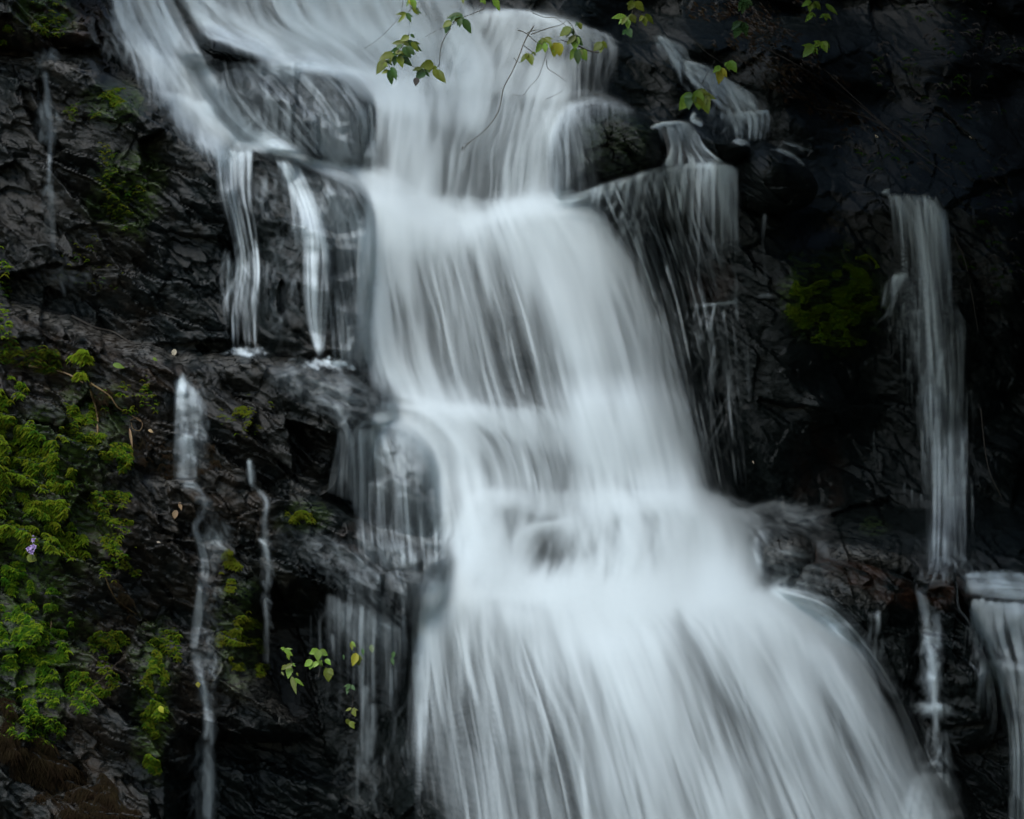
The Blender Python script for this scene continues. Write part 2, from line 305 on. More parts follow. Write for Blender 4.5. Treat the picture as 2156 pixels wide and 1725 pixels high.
# ---- great lower fall
bundle(M, [(905,1238),(895,1330),(905,1460),(925,1600),(945,1790)], [(1625,1245),(1755,1320),(1862,1470),(1940,1620),(2035,1790)],
       [[1.4,2.4,2.4,3.6,4.6,4.8,4.4,3.8,2.2],[.6,1.1,.9,2.4,4.0,2.4,1.5,2.4,1.4],[.2,.7,.5,1.3,2.6,.7,1.7,1.3,.7],[.12,.55,.35,1.0,1.7,.9,1.1,.9,.5],[.14,.6,.5,1.2,1.5,1.1,1.1,.9,.45]], mix=(.16,.34,.50), var=.7, wob=.008, fade=.03, seg=(.2,.8))
stroke(M, [(1230,1270),(1270,1400),(1290,1550),(1300,1760)], [60,70,90,110], [1.2,.8,.4,.4], mix=(.2,.4,.4))
bundle(M, [(1600,1240),(1740,1300),(1850,1430),(1930,1600),(2010,1790)], [(1620,1225),(1770,1270),(1890,1420),(1975,1590),(2060,1790)], [[1.2,.3],[.6,.04],[.4,.02],[.35,.02],[.4,.05]], mix=(.5,.4,.1))
bundle(M, [(855,1180),(862,1350),(870,1500),(900,1760)], [(935,1200),(925,1350),(950,1500),(1000,1760)], [[.1,.4,.8],[.1,.4,.9],[.08,.35,.7],[.05,.25,.5]], mix=(.4,.4,.2), fade=.12)
threads(M, [(775,440),(860,460),(980,490),(1100,480),(1240,450)], 900, [-8,0,10,30,50], [0,4,4,2,0], [140,170,150,170,220], [.13,.11,.06,.10,.12], spread=16)
threads(M, [(1200,440),(1260,450),(1330,560),(1380,680)], 360, [40,50,30,16], 4, [200,260,260,240], .10, spread=10)
threads(M, [(770,886),(830,880),(900,930),(930,1000)], 420, [-4,16,20,8], [4,4,20,40], [60,80,120,150], [.10,.14,.14,.10], spread=8)
threads(M, [(880,850),(1000,850),(1120,862),(1230,900)], 420, [6,10,10,6], 2, 150, [.14,.12,.08,.06], spread=8)
threads(M, [(915,1244),(980,1250),(1060,1275),(1130,1290),(1240,1310)], 700, [-6,4,20,34,20], [2,4,6,10,20], [130,160,230,300,330], [.16,.14,.10,.09,.06], spread=9)
threads(M, [(1240,1300),(1400,1320),(1550,1290),(1640,1260),(1720,1290)], 900, [4,20,80,130,110], [10,14,10,20,40], [300,300,300,330,330], [.05,.06,.11,.12,.09], spread=12)
threads(M, [(1620,1235),(1700,1262),(1780,1330),(1850,1430)], 300, [70,80,60,40], [20,50,100,150], [60,110,200,240], [.08,.07,.05,.04], spread=7)
threads(M, [(1480,1050),(1560,1080),(1585,1120)], 420, [30,40,30], [-30,-20,0], [40,50,50], .10, spread=14)
threads(M, [(775,480),(772,620),(800,760),(835,840)], 420, [-16,-10,-4,0], 4, [150,160,120,60], [.10,.10,.10,.08], spread=10)
threads(M, [(930,1050),(945,1120),(925,1190),(905,1250)], 260, [-20,-20,-26,-20], 0, [60,60,90,200], .10, spread=10)
threads(M, [(905,1260),(890,1400),(890,1550)], 300, [-22,-10,-4], 10, 240, [.12,.09,.06], spread=12)
threads(M, [(1380,660),(1430,820),(1470,980)], 300, [40,30,20], 6, 200, .07, spread=10)
# ---- separate strands that cross the thin places of the main fall
BR = dict(mix=(.2, .5, .3), dens=.45, var=1.15, seg=(.25, .8))
bundle('braids', [(790,200),(790,260),(782,340),(770,440)], [(1200,180),(1190,240),(1165,320),(1150,440)], [[.2,.3,.2],[.4,.5,.4],[.4,.5,.4],[.4,.4,.4]], **BR)
bundle('braids', [(778,480),(772,560),(785,650),(800,750),(838,850)], [(1265,480),(1325,565),(1378,700),(1425,860),(1480,1075)], [[.3,.3,.2],[.6,.6,.4],[.5,.55,.4],[.5,.5,.4],[.5,.3,.3]], **BR)
bundle('braids', [(860,860),(940,920),(985,985),(1000,1060)], [(1200,870),(1235,930),(1250,1020),(1255,1110)], [[.3],[.5],[.5],[.4]], **BR)
bundle('braids', [(905,1260),(895,1340),(905,1460),(925,1600),(945,1790)], [(1625,1260),(1755,1330),(1862,1470),(1940,1620),(2035,1790)], [[.2,.2,.2],[.6,.5,.4],[.6,.5,.4],[.55,.5,.3],[.5,.5,.3]], **BR)
threads('braids', [(915,1250),(1000,1260),(1100,1300),(1240,1330)], 260, [-4,6,24,24], 6, [300,380,420,400], .10, spread=10)
threads('braids', [(900,500),(1000,510),(1150,520)], 160, [0,14,30], 4, [260,300,300], .10, spread=14)
# ---- veil over the rocks left of the main fall
V = 'veil_upper'
bundle(V, [(450,125),(455,200),(500,265),(600,320)], [(600,135),(690,140),(770,230),(790,350)], [[.1,.12,.2,.5],[.1,.15,.22,.6],[.12,.2,.2,.5],[.35,.35,.4,.7]], mix=(.7,.25,.05), var=1.1)
bundle(V, [(650,235),(660,290),(690,350)], [(780,220),(790,290),(790,380)], [[.15,.25,.5],[.3,.3,.7],[.5,.6,.9]], mix=(.6,.3,.1))
for (x, y0, y1, w) in ((605,200,300,.5),(640,215,270,.4),(582,190,290,.35),(725,250,330,.4),(560,170,240,.3)):
    stroke(V, [(x,y0),(x+3,(y0+y1)/2),(x-3,y1)], [4,9,6], [w,w*1.3,w*.6])
lace(V, 620, 210, 170, 90, 420, .5, 80, 50)
lace(V, 590, 145, 80, 14, 120, .6, 20, 40)
lace(V, 300, 90, 70, 60, 260, .3, 60, 30); lace(V, 250, 60, 60, 60, 150, .25, 60, 30)
V = 'left_fall'
threads(V, [(456,310),(490,318),(528,312)], 240, [-4,0,4], -2, 190, .08); threads(V, [(478,545),(515,540),(548,548)], 240, [-10,0,8], -4, 170, .06, spread=16)
bundle(V, [(452,305),(462,400),(482,480),(495,560),(478,640),(478,738)], [(530,300),(524,390),(538,480),(548,560),(545,640),(548,738)], [[.7,1.2,.8],[.3,.6,.4],[.25,.6,.5],[.2,.4,.5],[.25,.3,.4],[.25,.4,.35]], mix=(.6,.4,0), var=1.2)
bundle(V, [(475,540),(468,600),(470,660),(480,735)], [(530,535),(545,600),(545,660),(548,735)], [[.2,.2,.3],[.2,.25,.3],[.12,.2,.25],[.2,.35,.3]], mix=(.7,.3,0), var=1.1, fade=.5)
splash(V, 520, 742, 52, 110, .55, -175, -5, .45)
lace(V, 500, 560, 50, 120, 260, .25, 88, 60, curl=.5)
V = 'arcing_fall'
threads(V, [(585,336),(610,380),(640,450)], 200, [40,34,16], 10, 150, .08)
bundle(V, [(575,332),(612,385),(640,470),(640,560),(645,660),(668,755)], [(625,334),(668,430),(690,520),(694,590),(690,670),(680,755)], [[.6,1.4,.5],[.3,1.5,.4],[.3,1.5,.9],[.8,.7,.5],[.7,.6,.3],[1.2,.9,.6]], mix=(.35,.4,.25), var=.8)
splash(V, 690, 768, 62, 170, .6, -175, 5, .5)
V = 'veil_middle'
bundle(V, [(600,345),(640,450),(680,600),(700,770)], [(740,380),(785,470),(800,620),(820,800)], [[.15,.15,.2,.2],[.08,.22,.2,.4],[.1,.28,.25,.5],[.1,.25,.3,.5]], mix=(.65,.3,.05), var=1.1)
lace(V, 690, 440, 90, 80, 420, .45, 85, 60); lace(V, 560, 380, 50, 60, 120, .25, 80, 50)
lace(V, 600, 560, 60, 170, 200, .18, 88, 60)
bundle(V, [(760,470),(770,600),(780,700),(800,800)], [(800,470),(810,600),(830,700),(850,820)], [[.3,.8],[.35,.6],[.4,.6],[.5,.8]], mix=(.5,.4,.1))
V = 'veil_lower'
lace(V, 660, 815, 150, 42, 700, .3, 25, 60, rot=22); lace(V, 730, 800, 100, 50, 300, .3, 40, 60, rot=20)
stroke(V, [(700,845),(720,880),(738,925),(745,985),(748,1080)], [10,10,16,16,8], [.5,.9,1.2,.9,.9])
stroke(V, [(775,885),(750,905),(742,940)], [8,10,8], [.9,1,.6]); stroke(V, [(672,865),(705,880),(735,925)], [5,6,6], [.3,.7,.6])
stroke(V, [(712,845),(716,870),(722,895)], [5,8,5], [.6,.7,.3]); stroke(V, [(748,1078),(775,1090),(800,1100)], [6,8,5], [.9,.6,.2])
bundle(V, [(712,900),(700,980),(690,1040)], [(745,930),(742,1000),(745,1060)], [[.3,.5],[.3,.4],[.15,.3]], mix=(.7,.3,0))
V = 'dome_veil'
bundle(V, [(752,900),(752,1000),(752,1100),(760,1200)], [(865,912),(925,1000),(942,1100),(945,1200)], [[.4,.3,.4],[.16,.15,.2],[.14,.17,.2],[.15,.2,.25]], mix=(.7,.27,.03), var=1.2)
threads(V, [(752,905),(806,896),(862,914),(908,958),(930,1030)], 420, [-4,0,6,10,6], 2, [230,250,230,190,150], [.05,.06,.08,.10,.10]); V = 'veil_lower'; lace(V, 770, 1150, 100, 90, 300, .2, 80, 60)
lace(V, 700, 1180, 190, 60, 420, .3, 40, 36, rot=24); lace(V, 800, 1210, 110, 70, 400, .35, 75, 40)
lace(V, 640, 1130, 90, 22, 120, .3, 30, 30, rot=16); lace(V, 760, 1290, 110, 50, 400, .3, 70, 60, rot=14)
stroke(V, [(815,1205),(840,1225),(848,1260),(850,1330)], [5,7,6,5], [.3,.7,.5,.2])
bundle(V, [(790,1100),(815,1180),(840,1260),(850,1330)], [(945,1100),(945,1180),(940,1260),(935,1330)], [[.25,.35],[.2,.4],[.2,.35],[.15,.3]], mix=(.65,.3,.05))
V = 'dripping_curtain'
threads(V, [(690,1250),(740,1275),(790,1290),(850,1330)], 200, [-2,-4,0,0], 6, 170, .05)
for (x, y0, y1, w, s) in ((700,1335,1425,.5,4),(722,1270,1330,.5,5),(737,1255,1310,.4,5),(745,1310,1450,.3,4),(762,1270,1500,.7,8),(758,1300,1470,.5,6),(778,1280,1460,.4,6),(790,1290,1480,.6,7),
        (812,1340,1500,.3,5),(826,1330,1500,.5,6),(835,1350,1480,.25,5),(770,1440,1640,.6,16),(782,1480,1600,.5,20),(850,1300,1450,.3,5),(752,1560,1690,.3,6),(690,1380,1500,.15,4),(672,1300,1480,.14,5),(655,1290,1450,.12,5),(715,1400,1520,.15,5)):
    stroke(V, [(x,y0),(x+rs.uniform(-4,4),(y0+y1)/2),(x-3+rs.uniform(-4,4),y1)], [s,s*1.3,s], [w,w,w*.4])
lace(V, 770, 1620, 80, 110, 300, .2, 88, 40); lace(V, 850, 1480, 60, 150, 160, .12, 90, 90, curl=.3)
# ---- thin trickles on the left rocks
V = 'trickle_top'
stroke(V, [(93,150),(100,200),(104,250)], [6,8,12], [.9,.7,.5]); stroke(V, [(90,215),(100,245),(108,290),(104,350)], [26,30,14,8], [.2,.3,.3,.25])
stroke(V, [(106,280),(104,340),(102,385)], [7,5,14], [.5,.3,.45]); stroke(V, [(104,385),(110,470),(112,560)], [16,14,10], [.25,.12,.08])
lace(V, 98, 245, 28, 50, 130, .4, 80, 30); lace(V, 105, 420, 20, 70, 90, .2, 85, 30); lace(V, 130, 580, 90, 20, 120, .2, 30, 40); lace(V, 95, 110, 30, 20, 60, .3, 60, 25)
V = 'trickle_long'
threads(V, [(376,806),(386,800),(412,830)], 200, [-4,2,10], 4, 110, .12); threads(V, [(376,920),(405,918)], 90, [-8,6], 0, 90, .08)
stroke(V, [(386,785),(383,830),(386,880),(388,925)], [9,14,20,24], [.9,.6,.35,.3]); stroke(V, [(400,808),(420,840),(425,890),(428,940)], [5,12,14,12], [.5,.5,.3,.15])
stroke(V, [(390,915),(392,960),(390,1010)], [26,34,40], [1.2,.5,.45]); stroke(V, [(402,915),(410,960),(410,1010)], [6,8,6], [.8,.6,.5])
stroke(V, [(385,1018),(412,1025),(432,1050)], [16,12,8], [.6,.9,.4]); stroke(V, [(410,1050),(440,1060),(420,1090)], [14,30,24], [.3,.3,.4])
stroke(V, [(425,1085),(412,1110),(424,1150),(432,1200),(424,1260),(412,1330),(408,1370)], [12,10,12,18,20,18,12], [.7,.8,.9,.8,.7,.6,.6])
stroke(V, [(408,1370),(420,1420),(432,1470),(440,1520),(434,1560)], [12,14,18,24,26], [.7,.9,.9,.6,.5]); stroke(V, [(442,1490),(448,1540),(446,1570)], [10,14,6], [.5,.6,.6])
stroke(V, [(438,1560),(440,1640),(436,1730)], [24,26,30], [.3,.45,.4]); lace(V, 440, 1300, 30, 260, 520, .4, 85, 22); lace(V, 430, 1640, 30, 110, 260, .4, 88, 40)
lace(V, 450, 1120, 36, 60, 160, .35, 70, 30); lace(V, 410, 880, 36, 120, 260, .25, 92, 50, curl=.3)
V = 'trickle_short'
stroke(V, [(524,968),(528,1000),(530,1022)], [7,11,8], [1.0,1.0,.8]); stroke(V, [(528,1020),(548,1035),(562,1060),(556,1110),(560,1180)], [6,6,5,5,5], [.7,.5,.4,.3,.4])
stroke(V, [(545,1135),(556,1145),(566,1180),(560,1250)], [8,8,6,4], [.4,.35,.4,.5]); stroke(V, [(558,1260),(562,1310),(558,1400)], [4,5,14], [.5,.3,.12]); lace(V, 560, 1200, 14, 150, 120, .2, 85, 26)

# ---- right-hand streams
V = 'right_upper_cascade'
threads(V, [(1385,80),(1430,130),(1480,150),(1540,200)], 260, 20, 8, 50, .06, spread=8); threads(V, [(1520,236),(1560,240),(1615,234)], 160, [-6,0,8], -4, 60, .07)
bundle(V, [(1378,72),(1405,110),(1440,155),(1480,200),(1530,240)], [(1392,76),(1440,100),(1465,140),(1560,180),(1610,225)], [[.3,.3,.1],[.35,.45,.15],[.4,.5,.2],[.2,.3,.25],[.1,.2,.15]], mix=(.4,.4,.2))
stroke(V, [(1440,130),(1490,145),(1530,175),(1570,215)], [14,20,20,30], [.4,.4,.35,.3])
bundle(V, [(1510,180),(1530,225),(1545,260),(1550,300)], [(1580,190),(1600,225),(1620,245),(1612,300)], [[.3,.3,.2],[.25,.3,.2],[.3,.35,.25],[.12,.15,.12]], mix=(.55,.4,.05), var=1.1)
stroke(V, [(1545,238),(1580,240),(1620,232)], [8,9,6], [.3,.4,.3]); lace(V, 1560, 230, 80, 60, 200, .2, 75, 40); lace(V, 1480, 190, 60, 50, 160, .18, 60, 40)
splash(V, 1560, 300, 22, 24, .35, -170, -20); stroke(V, [(1635,312),(1665,325),(1695,350)], [5,14,5], [.2,.45,.2]); stroke(V, [(1545,295),(1562,302),(1580,305)], [5,9,5],[.4,.6,.3])
stroke(V, [(1465,238),(1455,250),(1480,262)], [8,14,20], [.4,.45,.35]); lace(V, 1640, 300, 90, 30, 100, .1, 20, 50)
V = 'right_fan_fall'
threads(V, [(1250,405),(1330,380),(1420,356),(1500,348),(1545,352)], 620, [-26,-16,-14,-4,6], [2,2,0,0,0], [120,100,110,170,200], [.06,.11,.18,.22,.22], spread=5); threads(V, [(1385,272),(1440,264)], 120, 14, -6, 80, .09)
bundle(V, [(1372,268),(1400,262),(1408,310),(1390,352)], [(1410,258),(1455,262),(1485,310),(1530,345)], [[.6,.8,.3],[1.1,.6,.8],[.8,.5,.9],[.9,.9,.7]], mix=(.45,.4,.15))
splash(V, 1382, 270, 26, 26, .5, -160, -30); stroke(V, [(1530,350),(1470,345),(1400,355),(1330,378),(1240,412),(1165,440)], [20,24,20,20,30,44], [.8,1.5,1.1,1.0,1.1,1.0], wob=.2, mix=(.3,.4,.3))
bundle(V, [(1270,400),(1310,500),(1360,640),(1400,800)], [(1490,352),(1500,450),(1530,560),(1560,700)], [[.45,.3,.3,.4],[.15,.16,.16,.15],[.1,.08,.08,.07],[.08,.05,.04,.03]], mix=(.75,.25,0), var=1.3, seg=(.15,.5))
bundle(V, [(1490,350),(1510,400),(1530,470),(1540,540)], [(1536,348),(1562,400),(1568,470),(1566,550)], [[.6,.8,.3,0],[.4,.9,.2,0],[.2,.8,.2,0],[.05,.25,.1,0]], mix=(.4,.4,.2))
for x0, x1, y1, w in ((1400,1385,440,.4),(1440,1425,460,.5),(1462,1455,520,.5),(1480,1470,500,.35),(1430,1400,470,.3),(1350,1330,470,.25),(1545,1548,680,.28),(1470,1470,700,.25)):
    stroke(V, [(x0,355),((x0+x1)/2+2,400),(x1,y1)], [6,9,6], [w,w,w*.3])
bundle(V, [(1320,480),(1370,650),(1420,850),(1470,1040)], [(1520,480),(1570,650),(1590,850),(1600,1040)], [[.14,.12,.1],[.12,.1,.07],[.12,.1,.06],[.12,.1,.06]], mix=(.8,.2,0), var=1.3, seg=(.12,.45))
stroke(V, [(1445,645),(1500,642),(1552,635)], [8,9,8], [.3,.45,.3]); stroke(V, [(1550,580),(1552,640),(1556,690)], [5,8,6], [.3,.5,.2])
for x, y1 in ((1480,690),(1500,720),(1462,680),(1525,680)): stroke(V, [(x+6,642),(x,665),(x-4,y1)], [6,9,5], [.35,.3,.1])
stroke(V, [(1505,720),(1498,800),(1488,860)], [14,20,16], [.15,.22,.1]); stroke(V, [(1520,760),(1550,850),(1570,1000)], [14,14,10], [.12,.16,.1])
lace(V, 1450, 690, 80, 70, 300, .2, 70, 40); lace(V, 1320, 450, 70, 60, 300, .25, 100, 60); lace(V, 1500, 850, 100, 190, 500, .12, 92, 90, curl=.3)
V = 'thin_right_trickle'
stroke(V, [(1610,450),(1607,500),(1612,600)], [4,5,4], [.35,.2,.1]); stroke(V, [(1595,625),(1620,622),(1640,628)], [5,6,4], [.25,.3,.1])
V = 'far_right_fall'
threads(V, [(1864,408),(1900,412),(1965,420),(1990,470)], 200, [20,14,10,6], -4, 150, .07); threads(V, [(1925,560),(1960,700),(1990,900),(1995,1050)], 520, 0, 10, 190, .11, spread=30); threads(V, [(1880,420),(1960,420),(1985,460)], 260, [24,20,10], 0, 300, .09, spread=8); threads(V, [(1912,580),(1885,580)], 90, [-20,-26], -6, 90, .09)
bundle(V, [(1862,405),(1890,440),(1918,520),(1930,640),(1938,800),(1945,930),(1950,1050),(1940,1210)], [(1965,400),(1995,455),(2008,540),(2018,640),(2035,700),(2038,900),(2038,1050),(2048,1210)],
       [[.3,.5,.1,.1],[.2,.5,.1,.15],[.1,.6,.15,.2],[.1,.5,.2,.3],[.15,.4,.3,.25],[.05,.4,.35,.25],[.05,.35,.35,.2],[.2,.4,.35,.15]], mix=(.5,.45,.05), var=1.2, seg=(.12,.45))
stroke(V, [(1930,430),(1950,560),(1965,700),(1980,850),(1985,1000),(1988,1190)], [30,34,34,36,40,50], [.5,.5,.35,.35,.3,.25])
stroke(V, [(1915,580),(1890,576),(1870,600),(1860,650)], [8,12,12,10], [.35,.45,.35,.15]); stroke(V, [(1905,585),(1890,610),(1870,670)], [8,12,8], [.3,.3,.1])
splash(V, 1868, 404, 14, 14, .3, -160, -30); lace(V, 1890, 640, 40, 80, 160, .15, 100, 50); lace(V, 1990, 1180, 90, 34, 260, .25, 90, 40)
bundle(V, [(1800,900),(1810,1100)], [(1880,900),(1880,1100)], [[.02,.05,.02],[.02,.04,.02]], mix=(.9,.1,0), var=1.4)
V = 'far_right_pool_fall'
threads(V, [(2050,1264),(2100,1268),(2170,1272)], 420, [-10,6,16], -4, 130, .2); threads(V, [(2070,1390),(2110,1392),(2160,1400)], 300, [-20,0,10], -8, 150, .10)
stroke(V, [(2030,1230),(2090,1234),(2220,1244)], [40,50,60], [1.2,2.0,1.8], mix=(.15,.35,.5)); threads(V, [(2040,1215),(2100,1208),(2160,1215)], 260, [-30,10,30], [-16,-20,-16], 30, .08); splash(V, 2040, 1212, 90, 80, .12, -50, -5)
bundle(V, [(2044,1266),(2060,1320),(2090,1400),(2108,1470),(2125,1580),(2120,1790)], [(2190,1266),(2190,1320),(2200,1400),(2200,1470),(2200,1580),(2210,1790)],
       [[.2,.6,.3],[.5,1.0,.8],[.5,1.3,1.0],[.6,1.2,1.2],[.3,.9,.8],[.25,.8,.8]], mix=(.4,.4,.2), var=.9)
splash(V, 2085, 1275, 34, 60, .35, -10, 190, .5); splash(V, 2110, 1395, 34, 50, .3, -190, 10, .5); lace(V, 2090, 1330, 50, 60, 240, .5, 100, 30); lace(V, 2060, 1390, 24, 30, 80, .3, 90, 24)
V = 'boulder_trickles'
for x, y0, y1, w, s in ((1848,1285,1345,.7,10),(1832,1290,1360,.35,7),(1842,1340,1405,.3,10),(1856,1345,1400,.25,9)): stroke(V, [(x,y0),(x+1,(y0+y1)/2),(x-4,y1)], [s*.7,s,s*.5], [w,w,w*.2])
stroke(V, [(1936,1238),(1945,1275),(1952,1330),(1960,1390),(1966,1440),(1968,1490)], [16,18,14,16,18,16], [.3,.5,.9,1.0,.9,.8]); stroke(V, [(1972,1290),(1976,1330),(1970,1370)], [8,10,6], [.4,.4,.2])
splash(V, 1966, 1490, 46, 90, .5, -170, -10, .4); splash(V, 1966, 1488, 40, 60, .4, 10, 170, .6); stroke(V, [(1968,1495),(1970,1540),(1968,1580)], [12,12,10], [.5,.4,.12])
lace(V, 1958, 1370, 24, 110, 300, .4, 88, 34); lace(V, 1968, 1570, 40, 60, 160, .25, 90, 40)
stroke(V, [(1940,1615),(1970,1605),(1985,1620)], [6,10,6], [.4,.6,.4]); bundle(V, [(1935,1625),(1900,1700),(1890,1790)], [(1995,1625),(2020,1700),(2050,1790)], [[.7,.9,.5],[.5,.8,.3],[.4,.7,.3]], mix=(.3,.4,.3))
V = 'boulder_wash'
stroke(V, [(1480,1065),(1560,1085),(1630,1066),(1700,1085)], [30,34,26,10], [.6,.5,.7,.2], mix=(.3,.4,.3)); lace(V, 1620, 1085, 110, 26, 360, .4, 15, 60); splash(V, 1660, 1070, 40, 30, .3, -170, -10, .4)
stroke(V, [(1560,1110),(1620,1105),(1690,1120),(1720,1150)], [10,12,10,10], [.5,.35,.3,.3]); bundle(V, [(1705,1140),(1708,1165)], [(1740,1140),(1745,1165)], [[.2,.4,.2],[.3,.5,.3]], mix=(.3,.4,.3))
for i in range(26):
    y = rs.uniform(1150, 1245); x = rs.uniform(1590, 1660); l = rs.uniform(60, 200); stroke(V, [(x,y),(x+l*.5,y+l*.08),(x+l,y+l*.28)], [4,7,4], [.08,.22,.04], dens=.7)
lace(V, 1780, 1130, 160, 40, 300, .12, 20, 70); lace(V, 1640, 1180, 70, 60, 260, .22, 50, 60)
bundle(V, [(1590,1200),(1600,1250)], [(1700,1230),(1760,1300)], [[.5,.2,.1],[.8,.4,.1]], mix=(.3,.4,.3))

def field(name, soft=1.0, parts=False):
    """total water of a stream on its own cut of the flow grid: (array, row0, col0)"""
    F = [f.reshape(GH, GW) for f in FIELDS[name]]; T = F[0] + F[1] + F[2]
    r = np.where((T > 1e-4).any(1))[0]; c = np.where((T > 1e-4).any(0))[0]
    a, b, c0, d = max(0, r[0] - 16), min(GH, r[-1] + 17), max(0, c[0] - 16), min(GW, c[-1] + 17)
    P = [blur(F[k][a:b, c0:d], s * soft) for k, s in SCALES]
    return (P[0] + P[1] + P[2], a, c0, P[0] + P[1]) if parts else (P[0] + P[1] + P[2], a, c0)
# ============================================================ ROCK SURFACE
_T = np.random.RandomState(3).rand(8, 256, 256).astype(np.float32)
def vnoise(x, y, k=0):
    ix = np.floor(x).astype(np.int32); iy = np.floor(y).astype(np.int32); fx = (x - ix).astype(np.float32); fy = (y - iy).astype(np.float32)
    fx = fx * fx * (3 - 2 * fx); fy = fy * fy * (3 - 2 * fy); T = _T[k % 8]
    a, b = ix & 255, (ix + 1) & 255; c, d = iy & 255, (iy + 1) & 255
    return (T[c, a] * (1 - fx) + T[c, b] * fx) * (1 - fy) + (T[d, a] * (1 - fx) + T[d, b] * fx) * fy - .5
def fbm(x, y, o=4, k=0, g=.5):
    s = 0; a = 1.
    for i in range(o): s = s + a * vnoise(x, y, k + i); x = x * 2.03 + 17.3; y = y * 2.03 + 5.1; a *= g
    return s
def facets(x, y, k=0):
    """broken planes: each Voronoi cell is a tilted face; returns height and distance to the joint"""
    ix = np.floor(x).astype(np.int32); iy = np.floor(y).astype(np.int32)
    f1 = np.full(x.shape, 9., np.float32); f2 = f1.copy(); h = np.zeros_like(f1)
    for dy in (-1, 0, 1):
        for dx in (-1, 0, 1):
            a, b = (ix + dx) & 255, (iy + dy) & 255
            cx = ix + dx + _T[k % 8][b, a] - x; cy = iy + dy + _T[(k + 1) % 8][b, a] - y
            d = (cx * cx + cy * cy).astype(np.float32)
            hh = -(_T[(k + 2) % 8][b, a] - .5) * 2.2 * cx - (_T[(k + 3) % 8][b, a] - .35) * 2.2 * cy + (_T[(k + 4) % 8][b, a] - .5) * .8
            n1 = d < f1; f2 = np.where(n1, f1, np.minimum(f2, d)); h = np.where(n1, hh, h); f1 = np.where(n1, d, f1)
    return h.astype(np.float32), np.sqrt(f2) - np.sqrt(f1)
def sdf(X, Y, P):
    """distance inside the outline (positive inside)"""
    P = np.asarray(P, np.float32); d = np.full(X.shape, 1e9, np.float32); ins = np.zeros(X.shape, bool)
    for i in range(len(P)):
        a, b = P[i], P[(i + 1) % len(P)]; e = b - a
        t = np.clip(((X - a[0]) * e[0] + (Y - a[1]) * e[1]) / (e @ e + 1e-9), 0, 1)
        d = np.minimum(d, (X - a[0] - t * e[0]) ** 2 + (Y - a[1] - t * e[1]) ** 2)
        if a[1] != b[1]:
            c = ((a[1] > Y) != (b[1] > Y)) & (X < e[0] * (Y - a[1]) / (b[1] - a[1]) + a[0]); ins ^= c
    d = np.sqrt(d); return np.where(ins, d, -d)
def sstep(a, b, x):
    t = np.clip((x - a) / (b - a), 0, 1); return t * t * (3 - 2 * t)
_D, _a, _c = field('main'); COVER = np.zeros((GH, GW), np.float32); COVER[_a:_a + _D.shape[0], _c:_c + _D.shape[1]] = 1 - np.exp(-2.5 * _D); COVER = blur(COVER, 6)
def flow_cover(X, Y):
    """rock under the main fall is worn smooth"""
    i = np.clip((X - GX0) / GS, 0, GW - 1).astype(int); j = np.clip((Y - GY0) / GS, 0, GH - 1).astype(int); return COVER[j, i]
# masses of rock that stand forward of the base wall: outline, depth at its top, forward lean per unit down, edge rounding (width, depth)
LEDGES = [
 ([(-700,-700),(90,-700),(110,-20),(150,20),(190,42),(214,95),(160,100),(90,108),(30,100),(-700,90)], .75, .0002, 60, .5, 1.2),
 ([(-700,118),(40,118),(100,104),(180,113),(225,152),(285,188),(338,212),(372,250),(410,285),(450,306),(482,335),(500,420),(506,560),(520,760),(300,800),(-700,800)], .72, .0004, 70, .55, .95),
 ([(-700,600),(0,618),(100,650),(150,660),(205,690),(250,712),(300,722),(370,745),(430,738),(520,742),(620,752),(700,778),(770,806),(812,840),(800,875),(765,890),(738,935),(715,1000),(700,1060),(720,1150),(600,1260),(-700,1300)], -.05, .0005, 60, .75, 1.0),
 ([(-700,760),(40,770),(100,790),(190,800),(250,850),(300,905),(330,980),(400,1015),(470,1022),(560,1010),(640,1005),(700,1040),(790,1110),(870,1150),(935,1185),(928,1240),(880,1290),(845,1340),(800,1300),(740,1275),(690,1250),(640,1240),(585,1240),(548,1290),(545,1370),(575,1440),(610,1500),(636,1545),(600,1572),(520,1566),(450,1545),(410,1560),(392,1640),(380,2600),(-700,2600)], -.32, .00045, 60, .75, 1.15),
 ([(380,1600),(480,1590),(600,1620),(760,1660),(870,1690),(900,2600),(380,2600)], -.2, .0004, 60, .3, .9),
 ([(1900,1500),(2000,1490),(2110,1500),(2300,1520),(2300,2600),(1960,2600),(1960,1700)], .1, .0003, 60, .4, .6),
]
def ledge(i, X, Y):
    P, y0, sl, bw, bh, rough = LEDGES[i]
    P = np.asarray(P); top = P[:, 1].clip(-200, None).min()
    d = sdf(X + 16 * vnoise(X / 40, Y / 40, 3) + 6 * vnoise(X / 13, Y / 13, 4), Y + 14 * vnoise(X / 37, Y / 37, 5) + 6 * vnoise(X / 12, Y / 12, 6), P)
    t = np.clip(d / bw, 0, 1)
    z = y0 - sl * (Y - top) + bh * (1 - np.sqrt(np.maximum(0, 1 - (1 - t) ** 2.4))) - bh * .5
    return np.where(d > 0, z, z + .6 + np.minimum(-d, 200) * .03), rough
